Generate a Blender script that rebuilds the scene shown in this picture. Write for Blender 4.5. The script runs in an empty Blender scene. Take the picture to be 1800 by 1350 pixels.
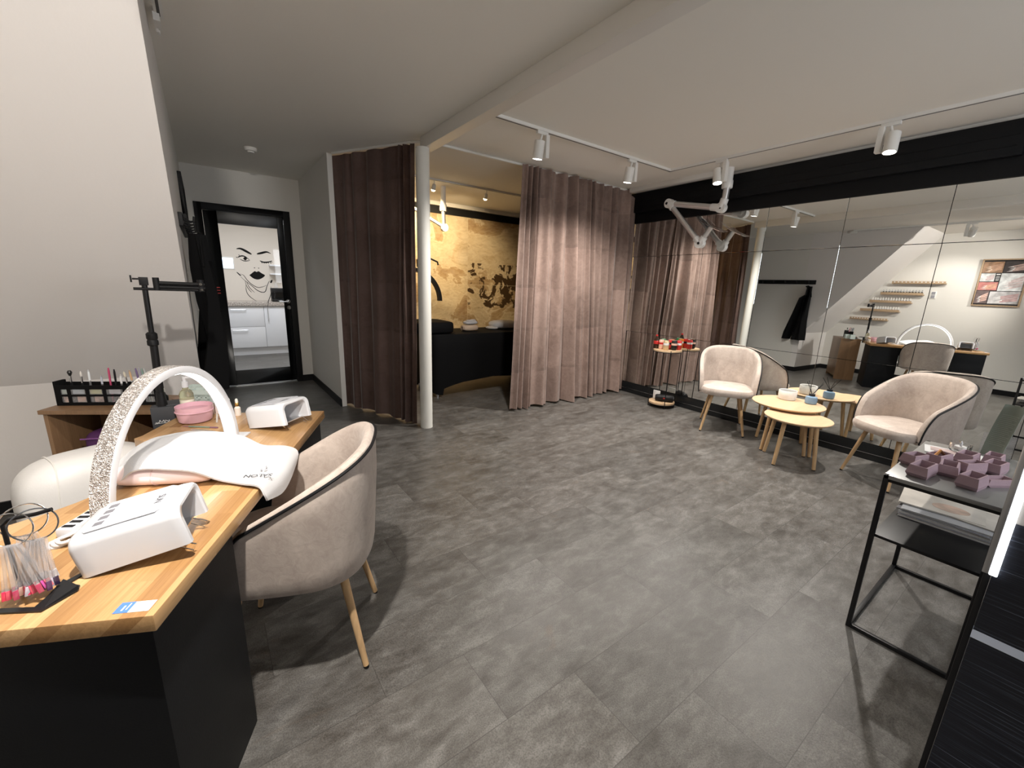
import bpy, bmesh, math, random
from math import sin, cos, pi, radians, atan2, sqrt
from mathutils import Vector, Matrix
random.seed(7)
scene = bpy.context.scene
COL = scene.collection
R = radians

# ------------------------------------------------------------------ camera
cam_d = bpy.data.cameras.new('camera')
cam_d.sensor_fit = 'HORIZONTAL'; cam_d.sensor_width = 36.0
cam_d.lens = 729.676 * 36.0 / 1800.0
cam_d.clip_start = 0.02; cam_d.clip_end = 60
cam = bpy.data.objects.new('camera', cam_d); COL.objects.link(cam)
CY, CP, CR = R(36.25714), R(13.28452), R(1.91347)
fw = Vector((sin(CY)*cos(CP), cos(CY)*cos(CP), -sin(CP)))
rt = Vector((cos(CY), -sin(CY), 0)); upv = rt.cross(fw)
r2 = rt*cos(CR) + upv*sin(CR); u2 = upv*cos(CR) - rt*sin(CR)
cam.matrix_world = Matrix(((r2.x, u2.x, -fw.x, 0), (r2.y, u2.y, -fw.y, 0), (r2.z, u2.z, -fw.z, 1.4), (0, 0, 0, 1)))
scene.camera = cam

# ------------------------------------------------------------------ world, exposure
w = bpy.data.worlds.new('world'); scene.world = w; w.use_nodes = True
w.node_tree.nodes['Background'].inputs[0].default_value = (0.75, 0.85, 1, 1)
w.node_tree.nodes['Background'].inputs[1].default_value = 0.6
scene.view_settings.view_transform = 'Standard'
scene.view_settings.look = 'None'
scene.view_settings.exposure = 0.45
scene.view_settings.gamma = 1.0
scene.view_settings.use_curve_mapping = False
scene.cycles.use_denoising = True
scene.cycles.max_bounces = 14
scene.cycles.diffuse_bounces = 6
scene.cycles.glossy_bounces = 6
scene.cycles.transmission_bounces = 10
scene.cycles.transparent_max_bounces = 12
scene.cycles.sample_clamp_indirect = 5.0
scene.cycles.blur_glossy = 1.0

WARM = (1.0, 0.94, 0.865)
NEUT = (1.0, 0.95, 0.88)
# soft fill light added behind the camera, shining through a made-up window
POW_FILL = 42.0
SP = 100.0   # watts of one track spotlight
ld = bpy.data.lights.new('fill_light', 'AREA'); ld.shape = 'RECTANGLE'; ld.size = 1.7; ld.size_y = 1.1
ld.energy = POW_FILL; ld.color = (0.93, 0.96, 1.0)
lo = bpy.data.objects.new('fill_light', ld); COL.objects.link(lo)
lo.location = (2.6, -2.16, 1.75); lo.rotation_euler = (R(90), 0, 0)
# kitchen ceiling light
ld = bpy.data.lights.new('kitchen_light', 'AREA'); ld.shape = 'RECTANGLE'; ld.size = 1.2; ld.size_y = 1.0
ld.energy = 38; ld.color = (0.93, 0.96, 1.0)
lo = bpy.data.objects.new('kitchen_light', ld); COL.objects.link(lo); lo.location = (0.7, 7.7, 2.58)

# ------------------------------------------------------------------ materials
MATS = {}
def mat(name, col, rough=0.5, metal=0.0, noise=None, bump=None, sheen=0, coat=0, trans=0, ior=1.45, emit=0, alpha=1, spec=None):
    """noise=(scale, amount, (sx,sy,sz)); bump=(scale, strength)"""
    if name in MATS: return MATS[name]
    m = bpy.data.materials.new(name); m.use_nodes = True; MATS[name] = m
    nt = m.node_tree; b = nt.nodes['Principled BSDF']
    c = (*col, 1)
    b.inputs['Base Color'].default_value = c
    b.inputs['Roughness'].default_value = rough
    b.inputs['Metallic'].default_value = metal
    b.inputs['IOR'].default_value = ior
    if spec is not None: b.inputs['Specular IOR Level'].default_value = spec
    if sheen: b.inputs['Sheen Weight'].default_value = sheen; b.inputs['Sheen Roughness'].default_value = 0.4
    if coat: b.inputs['Coat Weight'].default_value = coat; b.inputs['Coat Roughness'].default_value = 0.1
    if trans: b.inputs['Transmission Weight'].default_value = trans
    if alpha < 1: b.inputs['Alpha'].default_value = alpha
    if emit: b.inputs['Emission Color'].default_value = c; b.inputs['Emission Strength'].default_value = emit
    tc = nt.nodes.new('ShaderNodeTexCoord')
    if noise:
        sc, amt, str_ = noise
        mp = nt.nodes.new('ShaderNodeMapping'); mp.inputs['Scale'].default_value = str_
        n = nt.nodes.new('ShaderNodeTexNoise'); n.inputs['Scale'].default_value = sc; n.inputs['Detail'].default_value = 5
        rm = nt.nodes.new('ShaderNodeMapRange'); rm.inputs[1].default_value = 0.3; rm.inputs[2].default_value = 0.7
        rm.inputs[3].default_value = 1-amt; rm.inputs[4].default_value = 1+amt
        mx = nt.nodes.new('ShaderNodeMix'); mx.data_type = 'RGBA'; mx.blend_type = 'MULTIPLY'; mx.inputs[0].default_value = 1
        mx.inputs[6].default_value = c
        nt.links.new(tc.outputs['Object'], mp.inputs[0]); nt.links.new(mp.outputs[0], n.inputs['Vector'])
        nt.links.new(n.outputs['Fac'], rm.inputs[0]); nt.links.new(rm.outputs[0], mx.inputs[7]); nt.links.new(mx.outputs[2], b.inputs['Base Color'])
    if bump:
        n2 = nt.nodes.new('ShaderNodeTexNoise'); n2.inputs['Scale'].default_value = bump[0]; n2.inputs['Detail'].default_value = 4
        bp = nt.nodes.new('ShaderNodeBump'); bp.inputs['Strength'].default_value = bump[1]; bp.inputs['Distance'].default_value = 0.01
        nt.links.new(tc.outputs['Object'], n2.inputs['Vector']); nt.links.new(n2.outputs['Fac'], bp.inputs['Height']); nt.links.new(bp.outputs[0], b.inputs['Normal'])
    return m

class G:
    """tiny node helper"""
    def __init__(s, name):
        s.m = bpy.data.materials.new(name); s.m.use_nodes = True; MATS[name] = s.m
        s.nt = s.m.node_tree; s.b = s.nt.nodes['Principled BSDF']
    def n(s, t, **kw):
        x = s.nt.nodes.new('ShaderNode'+t)
        for k, v in kw.items(): setattr(x, k, v)
        return x
    def l(s, a, b): s.nt.links.new(a, b)
    def v(s, op, a, b=None, c=None):
        x = s.n('Math', operation=op)
        for i, q in enumerate((a, b, c)):
            if q is None: continue
            if isinstance(q, (int, float)): x.inputs[i].default_value = q
            else: s.l(q, x.inputs[i])
        return x.outputs[0]
    def mix(s, f, a, b, mode='MIX'):
        x = s.n('Mix', data_type='RGBA', blend_type=mode)
        for i, q in ((0, f), (6, a), (7, b)):
            if isinstance(q, (int, float)): x.inputs[i].default_value = q
            elif isinstance(q, tuple): x.inputs[i].default_value = (*q, 1)
            else: s.l(q, x.inputs[i])
        return x.outputs[2]
    def noise(s, vec, scale, detail=4, rough=.55, dist=0):
        x = s.n('TexNoise'); x.inputs['Scale'].default_value = scale; x.inputs['Detail'].default_value = detail
        x.inputs['Roughness'].default_value = rough; x.inputs['Distortion'].default_value = dist
        s.l(vec, x.inputs['Vector']); return x.outputs['Fac']
    def ramp(s, f, stops):
        x = s.n('ValToRGB'); e = x.color_ramp.elements
        while len(e) < len(stops): e.new(0.5)
        for i, (p, c) in enumerate(stops): e[i].position = p; e[i].color = (*c, 1) if isinstance(c, tuple) else (c, c, c, 1)
        s.l(f, x.inputs[0]); return x.outputs[0]
    def scale(s, vec, sx, sy, sz):
        x = s.n('Mapping'); x.inputs['Scale'].default_value = (sx, sy, sz); s.l(vec, x.inputs[0]); return x.outputs[0]
    def bump(s, h, st, d=.01, nrm=None):
        x = s.n('Bump'); x.inputs['Strength'].default_value = st; x.inputs['Distance'].default_value = d
        s.l(h, x.inputs['Height'])
        if nrm is not None: s.l(nrm, x.inputs['Normal'])
        return x.outputs[0]

def floor_material():
    g = G('stone_vinyl_floor'); tc = g.n('TexCoord').outputs['Object']
    sp = g.n('SeparateXYZ'); g.l(tc, sp.inputs[0]); X, Y = sp.outputs[0], sp.outputs[1]
    ry = g.v('DIVIDE', g.v('SUBTRACT', Y, 0.266), 0.2985)
    row = g.v('FLOOR', ry); fy = g.v('FRACT', ry)
    off = g.v('MULTIPLY', row, -0.305)
    rx = g.v('DIVIDE', g.v('SUBTRACT', g.v('SUBTRACT', X, off), 2.185), 0.914)
    colm = g.v('FLOOR', rx); fx = g.v('FRACT', rx)
    cb = g.n('CombineXYZ'); g.l(row, cb.inputs[0]); g.l(colm, cb.inputs[1])
    wn = g.n('TexWhiteNoise', noise_dimensions='3D'); g.l(cb.outputs[0], wn.inputs['Vector'])
    # seams
    dx = g.v('MULTIPLY', g.v('MINIMUM', fx, g.v('SUBTRACT', 1.0, fx)), 0.914)
    dy = g.v('MULTIPLY', g.v('MINIMUM', fy, g.v('SUBTRACT', 1.0, fy)), 0.2985)
    seam = g.v('LESS_THAN', g.v('MINIMUM', dx, dy), 0.0013)
    # offset texture per plank
    va = g.n('VectorMath', operation='ADD'); g.l(tc, va.inputs[0])
    vs = g.n('VectorMath', operation='SCALE'); g.l(wn.outputs['Color'], vs.inputs[0]); vs.inputs['Scale'].default_value = 9.0
    g.l(vs.outputs[0], va.inputs[1]); pv = va.outputs[0]
    big = g.noise(g.scale(pv, 1.2, 2.2, 1), 2.2, 5, .6, .6)
    mid = g.noise(g.scale(pv, 1.0, 2.0, 1), 9, 6, .65, .4)
    fine = g.noise(pv, 230, 3, .7)
    c = g.ramp(big, [(.34, (.062, .056, .050)), (.48, (.105, .099, .091)), (.58, (.152, .147, .138)), (.72, (.128, .127, .125))])
    c = g.mix(.55, c, g.ramp(mid, [(.36, (.058, .051, .044)), (.52, (.118, .111, .102)), (.66, (.20, .193, .181))]))
    rust = g.noise(g.scale(pv, 1, 2, 1), 3.4, 5, .6, .8)
    c = g.mix(g.v('MULTIPLY', g.ramp(rust, [(.66, 0.0), (.80, 1.0)]), .35), c, (.15, .095, .055))
    c = g.mix(.6, c, g.ramp(fine, [(.36, (.35, .34, .33)), (.6, (1.2, 1.2, 1.2))]), 'MULTIPLY')
    tone = g.n('MapRange'); tone.inputs[3].default_value = .84; tone.inputs[4].default_value = 1.14; g.l(wn.outputs['Value'], tone.inputs[0])
    c = g.mix(1.0, c, tone.outputs[0], 'MULTIPLY')
    c = g.mix(g.v('MULTIPLY', seam, .55), c, (.025, .022, .02))
    g.l(c, g.b.inputs['Base Color'])
    rr = g.n('MapRange'); rr.inputs[3].default_value = .27; rr.inputs[4].default_value = .48; g.l(mid, rr.inputs[0])
    g.l(rr.outputs[0], g.b.inputs['Roughness'])
    h = g.v('ADD', g.v('MULTIPLY', g.noise(pv, 120, 5, .7), .8), g.v('MULTIPLY', seam, -2.0))
    g.l(g.bump(h, .30, .003), g.b.inputs['Normal'])
    return g.m

def oak_material(name, cols, row=.045, length=.42, axis='x', rough=.38, grain=1.0):
    g = G(name); tc = g.n('TexCoord').outputs['Object']
    if axis == 'z':
        mp = g.n('Mapping'); mp.inputs['Rotation'].default_value = (0, R(90), 0); g.l(tc, mp.inputs[0]); tc = mp.outputs[0]
    sp = g.n('SeparateXYZ'); g.l(tc, sp.inputs[0])
    Y = g.v('ADD', sp.outputs[1], g.v('MULTIPLY', sp.outputs[2], 1.0)) if axis != 'z' else g.v('ADD', sp.outputs[1], sp.outputs[2])
    ry = g.v('DIVIDE', g.v('ADD', Y, 10.0), row); r_ = g.v('FLOOR', ry)
    wn0 = g.n('TexWhiteNoise', noise_dimensions='1D'); g.l(r_, wn0.inputs['W'])
    rx = g.v('ADD', g.v('DIVIDE', sp.outputs[0], length), g.v('MULTIPLY', wn0.outputs['Value'], 7.0))
    cc = g.n('CombineXYZ'); g.l(r_, cc.inputs[0]); g.l(g.v('FLOOR', rx), cc.inputs[1])
    wn = g.n('TexWhiteNoise', noise_dimensions='3D'); g.l(cc.outputs[0], wn.inputs['Vector'])
    vs = g.n('VectorMath', operation='SCALE'); g.l(wn.outputs['Color'], vs.inputs[0]); vs.inputs['Scale'].default_value = 5.0
    va = g.n('VectorMath', operation='ADD'); g.l(tc, va.inputs[0]); g.l(vs.outputs[0], va.inputs[1])
    gr = g.noise(g.scale(va.outputs[0], 3, 60, 60), 1.6, 5, .6, 1.2)
    c = g.ramp(wn.outputs['Value'], [(0, cols[0]), (.5, cols[1]), (1, cols[2])])
    c = g.mix(.5*grain, c, g.ramp(gr, [(.3, (.62, .56, .5)), (.7, (1.12, 1.1, 1.08))]), 'MULTIPLY')
    g.l(c, g.b.inputs['Base Color']); g.b.inputs['Roughness'].default_value = rough
    return g.m

def velvet_material(name, c1, c2, scale, sheen=.35, crease=False):
    g = G(name); tc = g.n('TexCoord').outputs['Object']
    n = g.noise(g.scale(tc, 1, 1, .55), scale, 5, .6, 1.0)
    n2 = g.noise(tc, scale*4.5, 4, .65, 1.5)
    f = g.v('ADD', g.v('MULTIPLY', n, .65), g.v('MULTIPLY', n2, .35))
    c = g.ramp(f, [(.36, c1), (.64, c2)])
    if crease:   # nap patches left by folding: horizontal packing creases
        sp = g.n('SeparateXYZ'); g.l(tc, sp.inputs[0])
        zz = g.v('ADD', sp.outputs[2], g.v('MULTIPLY', g.noise(tc, 9, 2), .05))
        fz = g.v('FRACT', g.v('DIVIDE', zz, .47))
        band = g.v('LESS_THAN', fz, .07)
        nz = g.noise(g.scale(tc, 5, 5, 1.5), 2.0, 3)
        mk = g.v('MULTIPLY', band, g.ramp(nz, [(.45, 0.0), (.65, .30)]))
        c = g.mix(mk, c, tuple(x*.45 for x in c1))
        blk = g.n('TexWhiteNoise', noise_dimensions='2D'); cbx = g.n('CombineXYZ')
        g.l(g.v('FLOOR', g.v('DIVIDE', zz, .47)), cbx.inputs[0]); g.l(g.v('FLOOR', g.v('DIVIDE', g.v('ADD', sp.outputs[0], sp.outputs[1]), .23)), cbx.inputs[1]); g.l(cbx.outputs[0], blk.inputs['Vector'])
        mr = g.n('MapRange'); mr.inputs[3].default_value = .84; mr.inputs[4].default_value = 1.14; g.l(blk.outputs['Value'], mr.inputs[0])
        c = g.mix(1.0, c, mr.outputs[0], 'MULTIPLY')
    g.l(c, g.b.inputs['Base Color']); g.b.inputs['Roughness'].default_value = .8
    g.b.inputs['Sheen Weight'].default_value = sheen; g.b.inputs['Sheen Roughness'].default_value = .35
    g.b.inputs['Specular IOR Level'].default_value = .2
    g.l(g.bump(n2, .18, .004), g.b.inputs['Normal'])
    return g.m

def stone_material():
    g = G('onyx_stone_tile'); tc = g.n('TexCoord').outputs['Object']
    sp = g.n('SeparateXYZ'); g.l(tc, sp.inputs[0]); X, Z = sp.outputs[0], sp.outputs[2]
    a = g.v('DIVIDE', g.v('SUBTRACT', X, 3.645), 1.2); b = g.v('DIVIDE', g.v('SUBTRACT', Z, 1.40), 1.2)
    cx = g.v('FLOOR', a); cz = g.v('FLOOR', b)
    cb = g.n('CombineXYZ'); g.l(cx, cb.inputs[0]); g.l(cz, cb.inputs[1])
    wn = g.n('TexWhiteNoise', noise_dimensions='3D'); g.l(cb.outputs[0], wn.inputs['Vector'])
    vs = g.n('VectorMath', operation='SCALE'); g.l(wn.outputs['Color'], vs.inputs[0]); vs.inputs['Scale'].default_value = 6.0
    va = g.n('VectorMath', operation='ADD'); g.l(tc, va.inputs[0]); g.l(vs.outputs[0], va.inputs[1]); pv = va.outputs[0]
    n1 = g.noise(g.scale(pv, 1, 1, 1.2), 1.0, 8, .6, 1.0)
    n2 = g.noise(g.scale(pv, 2, 1, 5), 2.6, 8, .65, 2.2)
    c = g.ramp(n1, [(.34, (.30, .16, .065)), (.445, (.50, .33, .16)), (.468, (.86, .72, .50)), (.485, (.70, .54, .32)), (.57, (.80, .66, .44)), (.63, (.62, .46, .26)), (.70, (.86, .72, .50))])
    c = g.mix(.28, c, g.ramp(n2, [(.38, (.48, .33, .17)), (.52, (.78, .63, .41)), (.62, (.88, .75, .55))]))
    # dark brown inclusions on the right column of tiles
    n3 = g.noise(g.scale(tc, 1, 1, 1.2), 3.1, 7, .62, 1.2)
    m = g.v('MULTIPLY', g.ramp(n3, [(.525, 0.0), (.54, 1.0)]), g.v('GREATER_THAN', cx, -.5))
    zz = g.v('SUBTRACT', 1.0, g.v('MINIMUM', 1.0, g.v('DIVIDE', g.v('ABSOLUTE', g.v('SUBTRACT', Z, 1.38)), .42)))
    m = g.v('MULTIPLY', m, g.v('GREATER_THAN', zz, .1))
    c = g.mix(m, c, (.085, .050, .024))
    fx = g.v('FRACT', a); fz = g.v('FRACT', b)
    d = g.v('MINIMUM', g.v('MINIMUM', fx, g.v('SUBTRACT', 1.0, fx)), g.v('MINIMUM', fz, g.v('SUBTRACT', 1.0, fz)))
    c = g.mix(g.v('MULTIPLY', g.v('LESS_THAN', d, .0035), .55), c, (.80, .66, .45))
    g.l(c, g.b.inputs['Base Color']); g.b.inputs['Roughness'].default_value = .3
    return g.m

def striped_black():
    g = G('striped_black_laminate'); tc = g.n('TexCoord').outputs['Object']
    n = g.noise(g.scale(tc, 1, .6, 60), 3.0, 4, .75)
    c = g.ramp(n, [(.50, (.005, .0065, .012)), (.58, (.018, .022, .034)), (.66, (.12, .135, .18))])
    g.l(c, g.b.inputs['Base Color']); g.b.inputs['Roughness'].default_value = .45
    return g.m

def glitter():
    g = G('rhinestone_glitter'); tc = g.n('TexCoord').outputs['Object']
    v = g.n('TexVoronoi'); v.inputs['Scale'].default_value = 340; g.l(tc, v.inputs['Vector'])
    c = g.ramp(g.v('MULTIPLY', v.outputs['Color'], 1.0), [(.2, (.25, .22, .20)), (.6, (.55, .51, .48)), (.85, (1, 1, 1))])
    g.l(c, g.b.inputs['Base Color']); g.b.inputs['Metallic'].default_value = .55; g.b.inputs['Roughness'].default_value = .25
    nm = g.n('VectorMath', operation='SUBTRACT'); g.l(v.outputs['Color'], nm.inputs[0]); nm.inputs[1].default_value = (.5, .5, .5)
    g.l(g.bump(v.outputs['Distance'], 1.0, .004), g.b.inputs['Normal'])
    return g.m

def granite():
    g = G('speckled_granite'); tc = g.n('TexCoord').outputs['Object']
    c = g.ramp(g.noise(tc, 60, 4, .7), [(.35, (.12, .10, .09)), (.5, (.42, .37, .33)), (.65, (.70, .66, .61))])
    g.l(c, g.b.inputs['Base Color']); g.b.inputs['Roughness'].default_value = .3
    return g.m

M_wall = mat('warm_white_plaster', (.74, .72, .68), .85, bump=(60, .05))
M_ceil = mat('ceiling_plaster', (.87, .845, .79), .9, bump=(60, .03))
M_slope = mat('sloped_ceiling_paint', (.76, .73, .71), .85, bump=(60, .04))
M_white = mat('white_paint', (.78, .76, .72), .45)
M_whitegloss = mat('white_gloss_plastic', (.63, .635, .66), .22, coat=.3)
M_track = mat('white_powder_coat', (.84, .83, .80), .45)
M_black = mat('matte_black', (.006, .006, .007), .55, spec=.35)
M_blackmetal = mat('black_steel', (.010, .010, .011), .38, metal=.3)
M_blackgloss = mat('black_satin', (.010, .011, .012), .28)
M_blackpanel = mat('black_laminate', (.004, .0046, .006), .5, bump=(200, .05), spec=.3)
M_floor = floor_material()
M_oak = oak_material('oiled_oak_worktop', [(.34, .185, .075), (.50, .30, .135), (.62, .40, .20)], rough=.24)
M_oakcab = oak_material('brown_oak_cabinet', [(.22, .13, .068), (.29, .175, .095), (.36, .225, .125)], row=.19, length=3.0, axis='z')
M_oakpale = oak_material('pale_oak_veneer', [(.53, .37, .225), (.57, .40, .245), (.61, .435, .27)], row=.12, length=2.0, grain=.6, rough=.45)
M_legwood = mat('beech_leg', (.55, .36, .19), .42, noise=(4, .18, (14, 14, 1)))
M_shelfwood = mat('oak_shelf', (.42, .30, .19), .5, noise=(6, .15, (1, 12, 12)))
M_velvet = velvet_material('beige_velvet', (.38, .315, .275), (.54, .465, .41), 6.0, .3)
M_curtain = velvet_material('mauve_velvet', (.20, .138, .115), (.33, .24, .205), 3.0, .45, True)
M_curtain_dark = velvet_material('brown_velvet', (.105, .066, .056), (.155, .104, .09), 3.0, .4, True)
M_stone = stone_material()
M_mirror = mat('silvered_mirror', (.90, .915, .90), .0, metal=1.0)
M_mirroredge = mat('polished_glass_edge', (.55, .60, .58), .08, metal=.9)
M_glass = mat('clear_glass', (1, 1, 1), .02, trans=1.0, ior=1.3)
M_acrylic = mat('clear_acrylic', (.93, .93, .95), .12, trans=.85, ior=1.2)
M_alu = mat('brushed_aluminium', (.55, .55, .56), .3, metal=1.0)
M_chrome = mat('chrome', (.75, .75, .76), .08, metal=1.0)
M_lens = mat('lamp_lens', (1.0, .93, .84), .3, emit=30)
M_lenswarm = mat('warm_lamp_lens', (1.0, .80, .52), .3, emit=14)
M_led = mat('led_diffuser', (1.0, .98, .95), .4, emit=4)
M_ledcool = mat('cool_led_strip', (.92, .95, 1.0), .4, emit=4)
M_glitter = glitter()
M_striped = striped_black()
M_granite = granite()
M_towel = mat('white_terry', (.57, .57, .585), .95, bump=(420, .35), sheen=.3)
M_beige = mat('beige_terry', (.62, .48, .36), .95, bump=(300, .3))
M_pinkpad = mat('pale_pink_leatherette', (.86, .70, .69), .45)
M_pink = mat('pink_translucent_plastic', (.84, .52, .60), .3, trans=.25)
M_lilac = mat('lilac_cast_stone', (.36, .255, .295), .75, bump=(160, .08))
M_whiteleather = mat('white_leatherette', (.64, .625, .61), .4, bump=(180, .06))
M_paper = mat('white_paper', (.80, .80, .79), .7)
M_grey = mat('grey_print', (.30, .30, .33), .6)
M_darkgrey = mat('dark_grey_plastic', (.045, .048, .055), .5)
M_blackcloth = mat('black_stretch_fabric', (.004, .004, .0045), .8, spec=.2)
M_red = mat('red_print', (.62, .05, .04), .5)
M_purple = mat('purple_fabric', (.10, .03, .12), .6)

# ------------------------------------------------------------------ mesh helpers
class MB:
    def __init__(s): s.v = []; s.f = []
    def add(s, vs, fs, mtx=None):
        o = len(s.v)
        s.v += [tuple(mtx @ Vector(q)) if mtx else tuple(q) for q in vs]
        s.f += [tuple(i+o for i in q) for q in fs]; return s
    def box(s, c, d, mtx=None):
        x, y, z = c; a, b, h = d[0]/2, d[1]/2, d[2]/2
        vs = [(x+i*a, y+j*b, z+k*h) for i in (-1, 1) for j in (-1, 1) for k in (-1, 1)]
        return s.add(vs, [(0, 1, 3, 2), (4, 6, 7, 5), (0, 4, 5, 1), (2, 3, 7, 6), (0, 2, 6, 4), (1, 5, 7, 3)], mtx)
    def bx(s, x0, x1, y0, y1, z0, z1): return s.box(((x0+x1)/2, (y0+y1)/2, (z0+z1)/2), (x1-x0, y1-y0, z1-z0))
    def lathe(s, prof, n=32, c=(0, 0, 0), mtx=None, closed=False):
        vs, fs = [], []
        for r, z in prof:
            for i in range(n):
                a = 2*pi*i/n; vs.append((c[0]+r*cos(a), c[1]+r*sin(a), c[2]+z))
        m = len(prof)
        for j in range(m-1 if not closed else m):
            for i in range(n):
                k = (j+1) % m
                fs.append((j*n+i, j*n+(i+1) % n, k*n+(i+1) % n, k*n+i))
        if not closed:
            if prof[0][0] > 1e-6: fs.append(tuple(range(n))[::-1])
            if prof[-1][0] > 1e-6: fs.append(tuple((m-1)*n+i for i in range(n)))
        return s.add(vs, fs, mtx)
    def cyl(s, p0, p1, r0, r1=None, n=16):
        p0, p1 = Vector(p0), Vector(p1); r1 = r0 if r1 is None else r1
        d = p1-p0; q = Vector((0, 0, 1)).rotation_difference(d.normalized()).to_matrix().to_4x4()
        return s.lathe([(r0, 0), (r1, d.length)], n, mtx=Matrix.Translation(p0) @ q)
    def tube(s, path, r, n=8, closed=False):
        P = [Vector(p) for p in path]; m = len(P); vs, fs = [], []
        rr = r if isinstance(r, (list, tuple)) else [r]*m
        nrm = None
        for i in range(m):
            if closed: t = P[(i+1) % m]-P[i-1]
            else: t = P[min(i+1, m-1)]-P[max(i-1, 0)]
            t.normalize()
            if nrm is None: nrm = t.orthogonal().normalized()
            else:
                nrm = nrm - t*nrm.dot(t)
                if nrm.length < 1e-6: nrm = t.orthogonal()
                nrm.normalize()
            b = t.cross(nrm)
            for k in range(n):
                a = 2*pi*k/n; vs.append(P[i]+(nrm*cos(a)+b*sin(a))*rr[i])
        for i in range(m if closed else m-1):
            j = (i+1) % m
            for k in range(n): fs.append((i*n+k, i*n+(k+1) % n, j*n+(k+1) % n, j*n+k))
        if not closed: fs.append(tuple(range(n))[::-1]); fs.append(tuple((m-1)*n+k for k in range(n)))
        return s.add(vs, fs)
    def prism(s, poly, z0, z1, mtx=None):
        n = len(poly)
        vs = [(x, y, z0) for x, y in poly]+[(x, y, z1) for x, y in poly]
        fs = [tuple(range(n))[::-1], tuple(range(n, 2*n))]+[(i, (i+1) % n, n+(i+1) % n, n+i) for i in range(n)]
        return s.add(vs, fs, mtx)
    def grid(s, rows, closed=False):
        nr, nc = len(rows), len(rows[0]); vs = [q for r_ in rows for q in r_]; fs = []
        for i in range(nr-1):
            for j in range(nc if closed else nc-1):
                k = (j+1) % nc; fs.append((i*nc+j, i*nc+k, (i+1)*nc+k, (i+1)*nc+j))
        return s.add(vs, fs)
    def sheet(s, rows, th):
        """closed thin solid from a grid of points"""
        nr, nc = len(rows), len(rows[0]); P = [[Vector(q) for q in r_] for r_ in rows]
        top, bot = [], []
        for i in range(nr):
            for j in range(nc):
                a = P[min(i+1, nr-1)][j]-P[max(i-1, 0)][j]; b = P[i][min(j+1, nc-1)]-P[i][max(j-1, 0)]
                n = a.cross(b); n = n.normalized() if n.length > 1e-9 else Vector((0, 0, 1))
                top.append(P[i][j]+n*th/2); bot.append(P[i][j]-n*th/2)
        N = nr*nc; fs = []
        for i in range(nr-1):
            for j in range(nc-1):
                q = (i*nc+j, i*nc+j+1, (i+1)*nc+j+1, (i+1)*nc+j); fs.append(q); fs.append(tuple(N+k for k in q[::-1]))
        for j in range(nc-1):
            fs.append((j+1, j, N+j, N+j+1)); e = (nr-1)*nc; fs.append((e+j, e+j+1, N+e+j+1, N+e+j))
        for i in range(nr-1):
            fs.append((i*nc, (i+1)*nc, N+(i+1)*nc, N+i*nc)); e = nc-1; fs.append(((i+1)*nc+e, i*nc+e, N+i*nc+e, N+(i+1)*nc+e))
        return s.add(top+bot, fs)
    def build(s, name, m, parent=None, bevel=0, seg=2, smooth=True, loc=None, rot=None, sub=0):
        me = bpy.data.meshes.new(name); me.from_pydata([tuple(q) for q in s.v], [], s.f)
        bm = bmesh.new(); bm.from_mesh(me)
        bmesh.ops.remove_doubles(bm, verts=bm.verts, dist=1e-6)
        bmesh.ops.recalc_face_normals(bm, faces=bm.faces)
        if bevel:
            ed = [e for e in bm.edges if len(e.link_faces) == 2 and e.calc_face_angle(0) > .5]
            bmesh.ops.bevel(bm, geom=ed, offset=bevel, segments=seg, profile=.6, affect='EDGES', clamp_overlap=True)
        bm.to_mesh(me); bm.free()
        if smooth:
            for p in me.polygons: p.use_smooth = True
            me.set_sharp_from_angle(angle=R(38))
        me.materials.append(m)
        o = bpy.data.objects.new(name, me); COL.objects.link(o)
        if parent: o.parent = parent
        if loc: o.location = loc
        if rot: o.rotation_euler = rot
        if sub:
            md = o.modifiers.new('sub', 'SUBSURF'); md.levels = sub; md.render_levels = sub
        return o

def tag(o, label, cat, group=None, kind=None):
    o['label'] = label; o['category'] = cat
    if group: o['group'] = group
    if kind: o['kind'] = kind
    return o
def thing(name, label, cat, loc=(0, 0, 0), rz=0, group=None, rot=None):
    o = bpy.data.objects.new(name, None); COL.objects.link(o); o.empty_display_size = .05
    o.location = loc; o.rotation_euler = rot if rot else (0, 0, rz)
    return tag(o, label, cat, group)
def struct(o): o['kind'] = 'structure'; return o
def copy_tree(o, parent=None):
    c = o.copy(); COL.objects.link(c)
    if parent: c.parent = parent
    for ch in [x for x in bpy.data.objects if x.parent == o]: copy_tree(ch, c)
    return c
def children(o): return [x for x in bpy.data.objects if x.parent == o]
def text(name, body, size, m, parent, loc, rot, extrude=.0006, align='CENTER'):
    cu = bpy.data.curves.new(name, 'FONT'); cu.body = body; cu.size = size; cu.extrude = extrude; cu.align_x = align; cu.align_y = 'CENTER'
    t = bpy.data.objects.new(name, cu); dg = bpy.context.evaluated_depsgraph_get
    COL.objects.link(t); bpy.context.view_layer.update()
    me = bpy.data.meshes.new_from_object(t.evaluated_get(dg())); bpy.data.objects.remove(t)
    me.materials.clear(); me.materials.append(m)
    o = bpy.data.objects.new(name, me); COL.objects.link(o); o.parent = parent; o.location = loc; o.rotation_euler = rot
    return o

XM = 4.642; CE = 2.632; XG = -.083; XL = -1.30; YK = 3.483; YD = 6.35; YN = -2.1
SLK = 1.287; ZK = .761
MPX, MPY, MEPS, MPITCH = 4.642, 2.0, .0199, .0086      # the mirror wall is a little out of square
def mirror_wall(o):
    rz = -math.atan(MEPS); o.rotation_euler = (0, 0, rz); p = Vector((MPX, MPY, 0)); o.location = p - Matrix.Rotation(rz, 3, 'Z') @ p
    return o

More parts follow.
